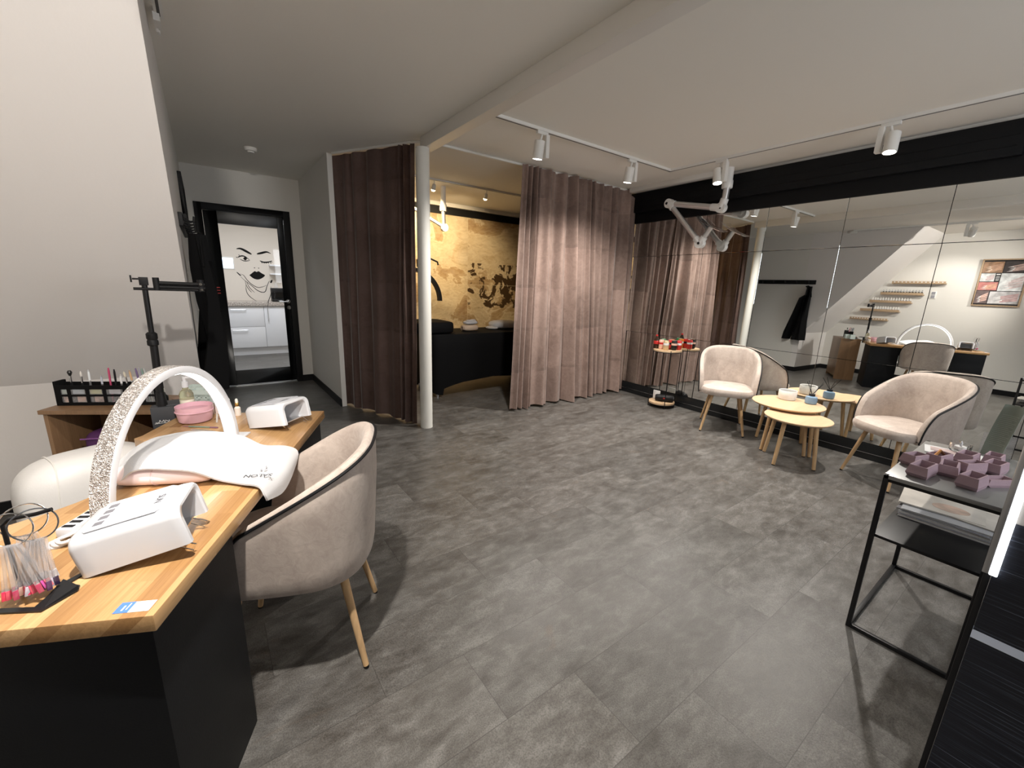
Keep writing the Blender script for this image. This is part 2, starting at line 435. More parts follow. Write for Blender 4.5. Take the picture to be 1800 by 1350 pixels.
# ------------------------------------------------------------------ the setting
b = MB(); b.bx(-1.7, 4.9, YN-.1, 10.1, -.06, 0); struct(b.build('floor', M_floor, smooth=False))
b = MB(); b.bx(-1.7, 4.9, YN-.1, 10.1, CE, CE+.06); struct(b.build('ceiling', M_ceil, smooth=False))
b = MB(); b.bx(XL-.1, XL, YN-.1, YK, 0, CE); struct(b.build('wall_left', M_wall, smooth=False))
b = MB(); b.bx(XM+.012, XM+.15, YN-.1, 6.6, 0, CE); mirror_wall(struct(b.build('wall_right', M_black, smooth=False)))
# wall behind the camera, with an opening added for the fill light, x 1.75..3.45, z 1.2..2.3
b = MB(); b.bx(XL-.1, 1.75, YN-.1, YN, 0, CE); b.bx(3.45, XM+.15, YN-.1, YN, 0, CE); b.bx(1.75, 3.45, YN-.1, YN, 0, 1.2); b.bx(1.75, 3.45, YN-.1, YN, 2.3, CE)
struct(b.build('wall_near', M_wall, smooth=False))
b = MB()
for q in ((1.75, 1.81, 1.2, 2.3), (3.39, 3.45, 1.2, 2.3), (1.81, 3.39, 1.2, 1.26), (1.81, 3.39, 2.24, 2.3), (2.57, 2.63, 1.26, 2.24)):
    b.bx(q[0], q[1], YN-.08, YN-.02, q[2], q[3])
struct(b.build('added_window', M_white, bevel=.004))  # unseen frame, added around the fill light's opening
# sloped ceiling: solid wedge between the left wall and the coat wall
yt = YK-(CE-ZK)/SLK
b = MB(); vs = []
for x in (XL-.1, XG):
    vs += [(x, YK, ZK), (x, yt, CE), (x, YK+.1, CE), (x, YK+.1, ZK)]
b.add(vs, [(0, 1, 5, 4), (1, 2, 6, 5), (2, 3, 7, 6), (3, 0, 4, 7), (0, 3, 2, 1), (4, 5, 6, 7)])
struct(b.build('wall_slope', M_slope, smooth=False))
b = MB(); b.bx(XL-.1, XG, YK, YK+.1, 0, ZK); struct(b.build('wall_knee', M_slope, smooth=False))
b = MB(); b.bx(XG-.1, XG, YK+.1, YD, 0, CE); struct(b.build('wall_coat', M_wall, smooth=False))
# far wall with the door opening x 0.02..0.975, z ..2.22, continuing behind the treatment room
b = MB(); b.bx(XG-.1, .02, YD, YD+.12, 0, CE); b.bx(.975, 1.13, YD, YD+.12, 0, CE); b.bx(.02, .975, YD, YD+.12, 2.222, CE)
struct(b.build('wall_far', M_wall, smooth=False))
b = MB(); b.bx(1.13, 1.18, 4.79, YD+.12, 0, CE); struct(b.build('wall_partition', M_wall, smooth=False))
b = MB(); b.bx(1.18, 4.9, YD, YD+.12, 0, 2.49); struct(b.build('wall_stone', M_stone, smooth=False))
b = MB(); b.bx(1.18, 4.7, YD-.03, YD+.12, 2.47, CE); struct(b.build('trim_1', M_black, smooth=False))
b = MB(); b.bx(1.18, 4.66, YD-.10, YD-.03, 2.575, CE); struct(b.build('trim_2', M_white, bevel=.005))
# baseboards
b = MB(); b.bx(XL, XL+.015, YN, YK, 0, .085); struct(b.build('baseboard_left', M_black))
b = MB(); b.bx(XL, XG, YK-.015, YK, 0, .085); struct(b.build('baseboard_knee', M_black))
b = MB(); b.bx(XG, XG+.015, YK, YD, 0, .085); struct(b.build('baseboard_coat', M_black))
b = MB(); b.bx(1.115, 1.13, 4.79, YD, 0, .085); struct(b.build('baseboard_partition', M_black))
b = MB(); b.bx(XG, .02, YD-.015, YD, 0, .085); b.bx(.975, 1.13, YD-.015, YD, 0, .085); struct(b.build('baseboard_far', M_black))
# mirror plinth: black kick with a thin aluminium line
b = MB(); b.bx(XM-.012, XM+.02, YN, 4.0, 0, .143); k = mirror_wall(struct(b.build('baseboard_right', M_blackgloss, smooth=False)))
b = MB(); b.bx(XM-.015, XM-.011, YN, 4.0, .058, .062); tr = b.build('metal_line', M_alu, k)
# black soffit above the mirrors
b = MB(); b.bx(XM-.02, XM+.02, YN, 4.0, 2.244, CE-.03); mirror_wall(struct(b.build('trim_3', M_blackpanel, bevel=.002)))
b = MB(); b.bx(XM-.075, XM-.02, .50, 3.86, 2.37, 2.60); b.bx(XM-.079, XM-.06, .53, 3.86, 2.43, 2.437); b.bx(XM-.079, XM-.06, .53, 3.86, 2.50, 2.507)
mirror_wall(struct(b.build('trim_4', M_blackpanel, bevel=.006)))
b = MB(); b.bx(XM-.03, XM-.015, YN, 4.0, CE-.03, CE); mirror_wall(struct(b.build('trim_5', M_white)))
# ceiling beam, pillar
b = MB(); b.bx(1.66, 1.765, YN, 3.74, 2.532, CE); struct(b.build('beam', M_white, bevel=.006))
b = MB(); b.lathe([(.059, 0), (.059, 2.532)], 40, (1.655, 3.678, 0)); struct(b.build('pillar', mat('pillar_paint', (.78, .77, .72), .35)))
# kitchen behind the glazed door
b = MB(); b.bx(XG-1.2, XG-1.1, YD+.12, 9.7, 0, CE); struct(b.build('wall_kitchen_left', M_white, smooth=False))
b = MB(); b.bx(2.4, 2.5, YD+.12, 9.7, 0, CE); struct(b.build('wall_kitchen_right', M_white, smooth=False))
b = MB(); b.bx(-1.27, 2.5, 9.5, 9.6, 0, CE); struct(b.build('wall_kitchen_back', mat('kitchen_back_paint', (.74, .68, .61), .7), smooth=False))

# ------------------------------------------------------------------ door
dr = struct(bpy.data.objects.new('door_1', None)); COL.objects.link(dr); dr.location = (0, YD, 0)
dr['label'] = 'black door with a tall glass pane and face decal'; dr['category'] = 'door'
b = MB()
b.bx(.0, .075, -.02, .12, 0, 2.235); b.bx(.92, .995, -.02, .12, 0, 2.235); b.bx(.075, .92, -.02, .12, 2.16, 2.235)
b.build('door_frame', M_black, dr, bevel=.004)
b = MB(); b.bx(.078, .212, .02, .06, .02, 2.155); b.bx(.85, .917, .02, .06, .02, 2.155); b.bx(.212, .85, .02, .06, .02, .212); b.bx(.212, .85, .02, .06, 2.018, 2.155)
b.build('door_leaf', M_blackgloss, dr, bevel=.004)
b = MB(); b.bx(.208, .854, .036, .044, .208, 2.022); b.build('door_pane', M_glass, dr, smooth=False)
b = MB(); b.bx(.075, .92, -.01, .07, 0, .012); b.build('threshold', M_alu, dr, bevel=.003)
b = MB(); b.cyl((.893, .02, 1.102), (.893, -.0, 1.102), .026, n=24); b.tube([(.893, .0, 1.102), (.893, -.045, 1.102), (.885, -.055, 1.102), (.78, -.055, 1.10)], .009, 10); b.build('door_handle', M_chrome, dr)
b = MB(); b.cyl((.896, .02, 1.02), (.896, .006, 1.02), .026, n=24); b.cyl((.896, .008, 1.02), (.896, .002, 1.02), .011, n=16); b.build('door_lock', M_chrome, dr)
text('door_letter', 'E', .115, M_red, dr, (.134, .018, 1.225), (R(90), 0, 0))
# decal on the pane: winking face line art with hands (front of the glass, y=.034)
def stroke(pts, wd, n=14):
    """variable width flat ribbon through pts (x,z) as tapering tube"""
    P = []
    m = len(pts)
    for i in range(m-1):
        p0, p1, p2, p3 = pts[max(i-1, 0)], pts[i], pts[i+1], pts[min(i+2, m-1)]
        for k in range(n):
            t = k/n
            P.append(tuple(.5*((2*p1[j])+(-p0[j]+p2[j])*t+(2*p0[j]-5*p1[j]+4*p2[j]-p3[j])*t*t+(-p0[j]+3*p1[j]-3*p2[j]+p3[j])*t**3) for j in (0, 1)))
    P.append(pts[-1]); return P
def ribbon(b, pts, w0, w1=None, y=.034):
    P = stroke(pts, w0); m = len(P); vs, fs = [], []
    for i, p in enumerate(P):
        q0, q1 = P[max(i-1, 0)], P[min(i+1, m-1)]; dx, dz = q1[0]-q0[0], q1[1]-q0[1]; L = sqrt(dx*dx+dz*dz) or 1
        t = i/(m-1); wd = (w0*(1-t)+(w1 if w1 is not None else w0)*t)*(sin(pi*min(max(t, .06), .94))**.5)*.5
        vs += [(p[0]-dz/L*wd, y, p[1]+dx/L*wd), (p[0]+dz/L*wd, y, p[1]-dx/L*wd)]
    fs = [(2*i, 2*i+1, 2*i+3, 2*i+2) for i in range(m-1)]
    b.add(vs, fs)
def blob(b, pts, y=.034):
    P = stroke(pts+[pts[0]], 0, 8)[:-1]; b.add([(p[0], y, p[1]) for p in P], [tuple(range(len(P)))])
b = MB()
ribbon(b, [(.375, 1.737), (.42, 1.742), (.475, 1.715), (.53, 1.682)], .018, .036)
ribbon(b, [(.745, 1.705), (.70, 1.722), (.64, 1.705), (.59, 1.690)], .014, .034)
ribbon(b, [(.378, 1.635), (.42, 1.655), (.46, 1.648), (.505, 1.608)], .020, .010)      # open eye, lids
ribbon(b, [(.40, 1.615), (.45, 1.596), (.505, 1.606)], .010)
blob(b, [(.435, 1.625), (.455, 1.645), (.476, 1.625), (.455, 1.604)])
ribbon(b, [(.375, 1.628), (.362, 1.642)], .008); ribbon(b, [(.40, 1.655), (.392, 1.67)], .008)
ribbon(b, [(.615, 1.608), (.66, 1.592), (.715, 1.600), (.752, 1.618)], .022, .012)     # closed eye
for xx in (.63, .655, .68, .705, .73): ribbon(b, [(xx, 1.598), (xx+.008, 1.578)], .008)
ribbon(b, [(.725, 1.606), (.757, 1.598)], .008)
blob(b, [(.538, 1.518), (.548, 1.523), (.556, 1.517), (.547, 1.513)]); blob(b, [(.585, 1.518), (.595, 1.522), (.60, 1.515), (.592, 1.512)])
blob(b, [(.482, 1.425), (.51, 1.448), (.545, 1.476), (.566, 1.468), (.588, 1.478), (.62, 1.455), (.655, 1.428), (.615, 1.390), (.566, 1.374), (.52, 1.388)])
blob(b, [(.345, 1.458), (.362, 1.452), (.395, 1.415), (.376, 1.418)]); blob(b, [(.705, 1.338), (.716, 1.368), (.736, 1.372), (.722, 1.335)])
ribbon(b, [(.385, 1.435), (.42, 1.42), (.455, 1.36), (.50, 1.31), (.56, 1.275), (.62, 1.285), (.66, 1.305)], .008)
ribbon(b, [(.388, 1.40), (.44, 1.345), (.50, 1.29), (.55, 1.24), (.60, 1.215), (.64, 1.225), (.665, 1.29), (.69, 1.345), (.70, 1.36)], .009)
ribbon(b, [(.43, 1.355), (.44, 1.29), (.475, 1.225), (.49, 1.215)], .007); ribbon(b, [(.445, 1.34), (.47, 1.27), (.52, 1.21)], .007)
ribbon(b, [(.43, 1.30), (.435, 1.21), (.47, 1.15), (.53, 1.10)], .008); ribbon(b, [(.71, 1.29), (.70, 1.19), (.665, 1.10), (.65, 1.02)], .008)
o = b.build('face_decal', M_black, dr, smooth=False); o['label'] = 'black line decal of a winking face and two hands'

# ------------------------------------------------------------------ kitchen furniture seen through the door
YF = 8.93
cab = thing('kitchen_cabinet', 'white glossy kitchen base cabinet seen through the glass door', 'cabinet', (0, YF, 0))
M_kit = mat('kitchen_white_gloss', (.80, .81, .84), .18, coat=.4)
b = MB(); b.bx(-.9, 2.2, .02, .54, .14, .89); b.build('carcass', mat('kitchen_carcass', (.5, .5, .52), .5), cab)
b = MB(); b.bx(-.9, 2.2, .05, .50, 0, .14); b.build('plinth', M_kit, cab, bevel=.002)
for z0, z1 in ((.145, .517), (.523, .885)):
    b = MB(); b.bx(.12, .838, 0, .02, z0, z1); d = b.build('drawer', M_kit, cab, bevel=.002)
    b = MB(); b.tube([(.33, -.0, z1-.05), (.33, -.03, z1-.05), (.56, -.03, z1-.05), (.56, 0, z1-.05)], .006, 8); b.build('drawer_handle', M_alu, d)
b = MB(); b.bx(.844, 1.55, 0, .02, .145, .885); d = b.build('door', M_kit, cab, bevel=.002)
b = MB(); b.tube([(.90, 0, .86), (.90, -.03, .86), (.90, -.03, .63), (.90, 0, .63)], .006, 8); b.build('door_handle', M_alu, d)
b = MB(); b.bx(-.9, .114, 0, .02, .145, .885); b.build('door', M_kit, cab, bevel=.002)
b = MB(); b.bx(-1, 2.3, 8.90, 9.5, .892, .965); tag(b.build('kitchen_worktop', M_granite, bevel=.006), 'speckled granite worktop on the white kitchen cabinets', 'worktop')
cm = thing('coffee_machine', 'small black coffee machine on the kitchen worktop behind the glass', 'coffee machine', (1.12, 9.12, .965))
b = MB(); b.bx(-.11, .11, -.1, .12, 0, .05); b.build('drip_tray', M_black, cm, bevel=.006)
b = MB(); b.bx(-.11, .11, .0, .12, .05, .19); b.bx(-.11, .11, -.1, .12, .17, .25); b.build('body', M_black, cm, bevel=.012)
b = MB(); b.lathe([(.03, 0), (.03, .05), (.02, .06), (.012, .1)], 16, (-.02, .0, .25)); b.build('water_tank', M_acrylic, cm)
for i, z in enumerate((1.46, 1.62)):
    b = MB(); b.bx(1.05, 2.3, 9.3, 9.5, z, z+.025)
    tag(b.build('kitchen_shelf', M_kit, bevel=.003), 'white kitchen wall shelf behind the glass, '+('lower one' if i == 0 else 'upper one'), 'shelf', 'kitchen wall shelves')
kw = struct(bpy.data.objects.new('window_2', None)); COL.objects.link(kw); kw.location = (.40, 9.49, 1.64)
b = MB(); b.bx(-.22, .10, 0, .012, -.11, .11); b.build('window_frame', M_white, kw, bevel=.003)
b = MB(); b.bx(-.20, .08, -.004, .0, -.09, .09); b.build('bright_sky_pane', mat('sky_pane', (.62, .78, 1.0), .3, emit=1.6), kw, smooth=False)

# ------------------------------------------------------------------ smoke detector, wall panel, coat rack
sd = thing('smoke_detector', 'small round white smoke detector on the dark ceiling near the door', 'smoke detector', (.515, 5.165, CE))
b = MB(); b.lathe([(.055, 0), (.055, -.018), (.048, -.03), (.0, -.034)], 28); b.build('housing', M_white, sd)
b = MB(); b.lathe([(.030, -.030), (.028, -.042), (.0, -.044)], 20); b.build('sensor', M_track, sd)
wp = thing('wall_picture', 'narrow black framed panel seen edge-on on the wall beside the door', 'picture', (XG, 5.3, 2.07))
b = MB()
for q in ((-.5, .5, .15, .19), (-.5, .5, -.19, -.15), (-.5, -.46, -.15, .15), (.46, .5, -.15, .15)): b.bx(0, .028, q[0], q[1], q[2], q[3])
b.build('frame', M_black, wp, bevel=.003)
b = MB(); b.bx(0, .012, -.46, .46, -.15, .15); b.build('panel', M_darkgrey, wp)
cr = thing('coat_rack', 'long black wall rail with hooks on the grey wall', 'coat rack', (XG, 3.915, 1.735))
b = MB(); b.bx(0, .022, -.525, .525, -.04, .04); b.build('rail', M_black, cr, bevel=.004)
for i in range(5):
    y = -.42+.21*i
    b = MB(); b.tube([(.02, y, .01), (.055, y, -.005), (.075, y, .0), (.08, y, .03)], .008, 8); b.tube([(.02, y, -.02), (.04, y, -.035), (.05, y, -.02)], .007, 8); b.build('hook', M_black, cr)
ap = thing('apron', 'black apron with neck strap hanging on the wall rail', 'apron', (XG+.075, 3.47, 1.655))
rows = []
prof = [(.0, .045), (-.17, .055), (-.24, .13), (-.45, .16), (-.70, .19), (-.95, .235), (-1.10, .25)]
for z, hw in prof:
    rows.append([(.01+.05*sin(4*t+z*3)*(.3+abs(z))+.030*cos(9*t), hw*t*.75+(-.02 if z > -.2 else .0+.10*abs(z)), z*.93) for t in [-1+2*i/18 for i in range(19)]])
b = MB(); b.sheet(rows, .018); b.build('cloth', M_blackcloth, ap)
b = MB(); b.tube([(.0, .02, -.02), (.02, .04, .0), (.025, .0, .01), (.02, -.05, -.02), (.02, -.08, -.2)], .01, 8); b.build('neck_strap', M_blackcloth, ap)

# ------------------------------------------------------------------ curtains, tracks
def curtain(name, label, path_top, path_bot, folds, amp, zt, zb, m, seed, n=420, nz=22, droop=None):
    rnd = random.Random(seed); ph = [rnd.uniform(0, 6.28) for _ in range(6)]
    def at(path, t):
        L = [0]
        for a, c in zip(path, path[1:]): L.append(L[-1]+sqrt((a[0]-c[0])**2+(a[1]-c[1])**2))
        d = t*L[-1]
        for i in range(len(path)-1):
            if d <= L[i+1] or i == len(path)-2:
                k = (d-L[i])/(L[i+1]-L[i]); a, c = path[i], path[i+1]
                tx, ty = c[0]-a[0], c[1]-a[1]; l = sqrt(tx*tx+ty*ty)
                return a[0]+tx*k, a[1]+ty*k, -ty/l, tx/l
    def off(t):      # folds: list of (t0,t1,count,amp)
        s = 0
        for t0, t1, cnt, a in folds:
            if t0 <= t <= t1:
                k = (t-t0)/(t1-t0); env = min(1, k*cnt*1.2, (1-k)*cnt*1.2)
                x = sin(2*pi*cnt*k+.9*sin(2*pi*k*cnt*.31+ph[0]))
                s += a*env*(x*(.75+.25*sin(5*k+ph[1]))+.22*sin(4*pi*cnt*k+ph[2]))
        return s
    rows = []
    for i in range(nz):
        f = i/(nz-1); row = []
        for j in range(n):
            t = j/(n-1); a = at(path_top, t); c = at(path_bot, t)
            x = a[0]*(1-f)+c[0]*f; y = a[1]*(1-f)+c[1]*f
            o = off(t)*amp*(.62+.5*f) + amp*.28*f*sin(2*pi*t*3.3+ph[3])+.004*sin(23*t+f*9+ph[4])
            z = zt*(1-f)+zb*f + .010*f*sin(2*pi*t*4+ph[5])
            if droop: z -= droop(t)*(1-f)**3
            row.append((x+a[2]*o, y+a[3]*o, z))
        rows.append(row)
    b = MB(); b.sheet(rows, .004)
    return tag(b.build(name, m), label, 'curtain')
curtain('velvet_curtain', 'mauve velvet curtain beside the treatment bed, bunched at its left edge', [(2.77, 3.72), (3.86, 3.72)], [(2.68, 3.70), (4.02, 3.70)],
        [(0, .24, 4.0, .95), (.20, .86, 3.7, 1.1), (.84, 1, 2.2, 1.2)], .078, 2.615, .022, M_curtain, 3)
curtain('velvet_curtain', 'mauve velvet curtain next to the mirror wall, its top corner sagging', [(3.83, 3.745), (4.672, 3.76)], [(3.97, 3.745), (4.668, 3.745)],
        [(0, .97, 5.0, 1.1)], .074, 2.615, .022, M_curtain, 11, n=300, droop=lambda t: max(0, t-.82)/.18*.13)
curtain('velvet_curtain', 'dark brown velvet curtain between partition and white pillar', [(1.183, 4.80), (1.62, 3.93), (1.66, 3.86)], [(1.183, 4.86), (1.50, 4.05), (1.60, 3.80)],
        [(0, .80, 4.2, .5), (.78, 1, 3, .8)], .045, 2.610, .012, M_curtain_dark, 5, n=320)
b = MB()
for p, q in (((1.17, 4.73), (1.64, 3.87)), ((1.64, 3.87), (1.78, 3.76)), ((1.78, 3.76), (4.63, 3.76))):
    b.tube([(p[0], p[1], CE-.012), (q[0], q[1], CE-.012)], .012, 8)
tag(b.build('curtain_track', M_track), 'thin white curtain track on the ceiling around the treatment room', 'curtain track')
def rail(name, label, segs, w=.035, h=.022, cat='lighting track'):
    t = thing(name, label, cat)
    b = MB(); s2 = MB()
    for (x0, y0), (x1, y1) in segs:
        if abs(x0-x1) < 1e-6: b.bx(x0-w/2, x0+w/2, min(y0, y1), max(y0, y1), CE-h, CE); s2.bx(x0-.006, x0+.006, min(y0, y1)+.02, max(y0, y1)-.02, CE-h-.001, CE-h+.004)
        else: b.bx(min(x0, x1), max(x0, x1), y0-w/2, y0+w/2, CE-h, CE); s2.bx(min(x0, x1)+.02, max(x0, x1)-.02, y0-.006, y0+.006, CE-h-.001, CE-h+.004)
    b.build('profile', M_track, t); s2.build('slot', mat('track_slot', (.10, .095, .09), .6), t)
    return t
rail('lighting_track', 'white L-shaped lighting track over the seating corner', [((1.77, 2.88), (4.085, 2.88)), ((4.06, 2.90), (4.06, YN+.1))])
t = rail('lighting_track', 'white lighting track along the ceiling above the manicure desk', [((-.035, 2.95), (-.035, YN+.2))])
b = MB(); b.tube([(-.045, 2.95, CE-.02), (-.05, 3.0, CE-.06), (-.045, 3.06, CE-.05), (-.045, 3.05, CE-.005)], .006, 8); b.bx(-.058, -.032, 2.9, 3.0, CE-.055, CE-.02); b.build('feed_cable', M_track, t)
rail('lighting_track', 'thin white lighting track inside the treatment room', [((1.9, 5.0), (4.4, 5.0))], .03, .018)
dc = thing('extraction_rail', 'white square mounting rail along the ceiling by the curtain', 'rail')
b = MB(); b.bx(4.43, 4.50, 2.52, 3.70, CE-.05, CE); b.build('profile', M_white, dc, bevel=.003)
b = MB(); b.bx(4.425, 4.505, 2.50, 2.525, CE-.055, CE); b.build('end_cap', M_track, dc, bevel=.003)

def track_spot(label, base, aim, power, blend=.35, size=62, lit=True, side=1, axis='x'):
    """base on the track underside, head aimed at a point"""
    t = thing('track_spotlight', label, 'spotlight', base, 0, 'track spotlights')
    ax = (lambda a, b_: (a, b_)) if axis == 'x' else (lambda a, b_: (b_, a))
    b = MB(); q = ax(.11, .03); b.box((0, 0, -.012), (q[0], q[1], .024)); b.build('adapter', M_track, t, bevel=.003)
    b = MB(); q = ax(.035, .05); o = ax(0.045*side, 0); b.box((o[0], o[1], -.105), (q[0], q[1], .17)); b.build('driver_box', M_track, t, bevel=.004)
    hb = Vector(base)+Vector((*ax(-.025*side, 0.0), -.10))
    d = (Vector(aim)-hb).normalized()
    rot = Vector((0, 0, -1)).rotation_difference(d).to_matrix().to_4x4()
    mt = Matrix.Translation(hb-Vector(base)) @ rot
    b = MB(); b.lathe([(.0, .03), (.038, .03), (.042, .026), (.042, -.105), (.037, -.105), (.037, -.09), (0, -.09)], 28, mtx=mt); h = b.build('lamp_head', M_track, t)
    b = MB(); b.lathe([(.036, -.094), (.0, -.097)], 24, mtx=mt); b.build('lens', M_lens if lit else M_glass, h)
    b = MB(); b.tube([(0, 0, -.02), tuple(hb-Vector(base))], .009, 8); b.build('pivot', M_track, t)
    if lit:
        l = bpy.data.lights.new('spot_lamp', 'SPOT'); l.energy = power; l.color = WARM; l.spot_size = R(size); l.spot_blend = blend; l.shadow_soft_size = .03
        lo = bpy.data.objects.new('spot_lamp', l); COL.objects.link(lo); lo.parent = t
        lo.matrix_parent_inverse = Matrix(); p = hb-Vector(base)+d*.112
        lo.matrix_local = Matrix.Translation(p) @ Vector((0, 0, -1)).rotation_difference(d).to_matrix().to_4x4()
    return t
track_spot('white track spotlight nearest the ceiling beam', (2.33, 2.88, CE-.022), (2.30, 3.3, 0), SP*1.0, axis='x', size=140, blend=.8)
track_spot('white track spotlight above the middle of the mauve curtains', (3.45, 2.88, CE-.022), (3.40, 3.3, 0), SP*1.0, axis='x', size=140, blend=.8)
track_spot('white track spotlight in front of the jointed white arm', (4.06, 2.33, CE-.022), (3.7, 1.9, 0), SP*1.15, axis='y', side=-1, size=115, blend=1.0)
track_spot('white track spotlight in front of the black soffit', (4.06, 1.11, CE-.022), (3.6, 1.0, 0), SP*1.35, axis='y', side=1, size=120, blend=1.0)
track_spot('white desk track spotlight turned to the wall shelves', (-.035, 1.5, CE-.022), (-1.3, 1.95, 1.2), SP*.5, axis='y', size=80, blend=.7)
track_spot('white desk track spotlight turned to the nail poster', (-.035, .78, CE-.022), (.36, 1.10, 0), SP*2.1, axis='y', size=98, blend=1.0)
track_spot('white desk track spotlight added behind the camera to light the slope', (-.035, -.45, CE-.022), (-.6, 2.0, 1.75), SP*1.55, axis='y', size=70, blend=.7)  # extra unseen spot, added to brighten the sloped ceiling
for x in (2.40, 3.15):
    t = thing('small_spotlight', 'small white bullet spotlight on the treatment room track, '+('nearer the pillar' if x < 3 else 'nearer the mauve curtain'), 'spotlight', (x, 5.0, CE-.018), 0, 'treatment room spotlights')
    b = MB(); b.tube([(0, 0, 0), (0, 0, -.035), (0, .01, -.05)], .006, 8); b.build('stem', M_track, t)
    mt = Matrix.Translation((0, .01, -.05)) @ Matrix.Rotation(R(24), 4, 'X')
    b = MB(); b.lathe([(0, .01), (.018, .008), (.024, -.01), (.026, -.055)], 24, mtx=mt); h = b.build('lamp_head', M_track, t)
    b = MB(); b.lathe([(.025, -.053), (.022, -.066), (.012, -.074), (0, -.076)], 24, mtx=mt); b.build('bulb', M_lenswarm, h)
    l = bpy.data.lights.new('spot_lamp', 'SPOT'); l.energy = 62; l.color = (1, .77, .47); l.spot_size = R(110); l.spot_blend = .6; l.shadow_soft_size = .03
    lo = bpy.data.objects.new('spot_lamp', l); COL.objects.link(lo); lo.parent = t
    d = Vector((0, 1.0, -.75)).normalized(); lo.matrix_local = Matrix.Translation((0, .055, -.135)) @ Vector((0, 0, -1)).rotation_difference(d).to_matrix().to_4x4()

# ------------------------------------------------------------------ mirror wall
rowsM = [(.146, .850, 'bottom'), (.850, 1.826, 'middle'), (1.826, 2.244, 'top')]
ysM = [3.85, 3.414, 2.757, 2.102, 1.446, .790, .134, -.522]
ordn = ['first', 'second', 'third', 'fourth', 'fifth', 'sixth', 'seventh']
for ri, (z0, z1, rn) in enumerate(rowsM):
    for ci in range(7):
        y1, y0 = ysM[ci], ysM[ci+1]; g_ = .0018
        hz, hy = (z1-z0)/2-g_, (y1-y0)/2-g_
        b = MB(); b.box((0, 0, 0), (.005, hy*2, hz*2)); o = b.build('mirror_panel', M_mirror, None, bevel=.0006, seg=1, smooth=False)
        yc = (y0+y1)/2; o.location = (MPX+(yc-MPY)*MEPS+.0025, yc, (z0+z1)/2); o.rotation_euler = (0, MPITCH, -math.atan(MEPS))
        tag(o, f'mirror panel in the {rn} row, {ordn[ci]} from the curtain', 'mirror', 'mirror wall panels')

# ------------------------------------------------------------------ jointed extraction arm
def arm_joint(b, p, r=.050, w=.06, axis=(1, 0, 0)):
    a = Vector(axis).normalized(); p = Vector(p); b.cyl(p-a*w/2, p+a*w/2, r, n=24)
M_enamel = mat('white_enamel', (.90, .90, .89), .3, coat=.3); M_satin = mat('satin_aluminium', (.78, .78, .79), .32, metal=.85)
ea = thing('fume_extractor', 'white jointed fume extractor with clear hood hanging by the mirrors', 'fume extractor', (4.43, 2.45, CE))
J0 = (0, 0, -.12); J1 = Vector((0, .03, -.375)); J2 = Vector((0, .655, -.255)); J3 = Vector((0, .215, -.715)); HD = Vector((0, .115, -.555))
b = MB(); b.lathe([(.045, 0), (.045, -.12)], 24); b.build('ceiling_post', M_enamel, ea)
b = MB(); b.lathe([(.050, -.12), (.052, -.13), (.052, -.185), (.048, -.195)], 28); b.build('collar', M_enamel, ea)
b = MB(); b.cyl((0, 0, -.19), (0, .005, -.30), .032, n=20); b.build('tube', M_satin, ea)
b = MB(); arm_joint(b, J1); b.cyl((0, .005, -.29), tuple(J1), .040, n=20); d = (J2-J1).normalized(); b.cyl(tuple(J1), tuple(J1+d*.11), .040, .036, n=20); j = b.build('joint', M_enamel, ea)
b = MB(); b.cyl(tuple(J1+Vector((-.038, 0, 0))), tuple(J1+Vector((-.02, 0, 0))), .014, n=16); b.build('joint_knob', M_black, j)
b = MB(); b.cyl(tuple(J1+d*.10), tuple(J2-d*.06), .031, n=20); b.build('tube', M_satin, ea)
b = MB(); arm_joint(b, J2); b.cyl(tuple(J2), tuple(J2-d*.075), .037, n=20); d2 = (J3-J2).normalized(); b.cyl(tuple(J2), tuple(J2+d2*.075), .037, n=20); j = b.build('joint', M_enamel, ea)
b = MB(); b.cyl(tuple(J2+Vector((-.038, .015, 0))), tuple(J2+Vector((-.02, .015, 0))), .014, n=16); b.build('joint_knob', M_black, j)
b = MB(); b.cyl(tuple(J2+d2*.07), tuple(J3-d2*.06), .029, n=20); b.build('tube', M_satin, ea)
d3 = (HD-J3).normalized()
b = MB(); arm_joint(b, J3); b.cyl(tuple(J3), tuple(J3-d2*.08), .037, n=20); b.cyl(tuple(J3), tuple(J3+d3*.075), .037, n=20); j = b.build('joint', M_enamel, ea)
b = MB(); b.cyl(tuple(J3+Vector((-.038, 0, 0))), tuple(J3+Vector((-.02, 0, 0))), .014, n=16); b.build('joint_knob', M_black, j)
b = MB(); b.cyl(tuple(J3+d3*.07), tuple(HD), .027, n=20); b.build('tube', M_satin, ea)
hr = Vector((0, 0, 1)).rotation_difference(d3).to_matrix().to_4x4()
rows = [[(HD + (hr @ Vector((.10*a, .15*c, .018*(a*a+c*c))))) for c in [-1+i/6 for i in range(13)]] for a in [-1+i/5 for i in range(11)]]
b = MB(); b.sheet(rows, .003); b.build('clear_hood', M_glass, ea)

# treatment room arm
ta = thing('ceiling_lamp', 'white jointed ceiling lamp in the treatment room', 'lamp', (2.667, 5.3, CE))
b = MB(); b.lathe([(.035, 0), (.035, -.22)], 20); b.build('ceiling_post', M_enamel, ta)
b = MB(); b.lathe([(.045, -.22), (.045, -.30)], 24); b.build('collar', M_enamel, ta)
b = MB(); b.cyl((0, 0, -.30), (.01, 0, -.48), .026, n=18); b.build('tube', M_satin, ta)
b = MB(); arm_joint(b, (.015, 0, -.505), .05, .05, (0, 1, 0)); b.build('joint', M_enamel, ta)
b = MB(); b.cyl((.015, 0, -.505), (-.45, 0, -.30), .02, n=16); b.build('tube', M_enamel, ta)
b = MB(); arm_joint(b, (-.45, 0, -.30), .04, .05, (0, 1, 0)); b.build('joint', M_enamel, ta)

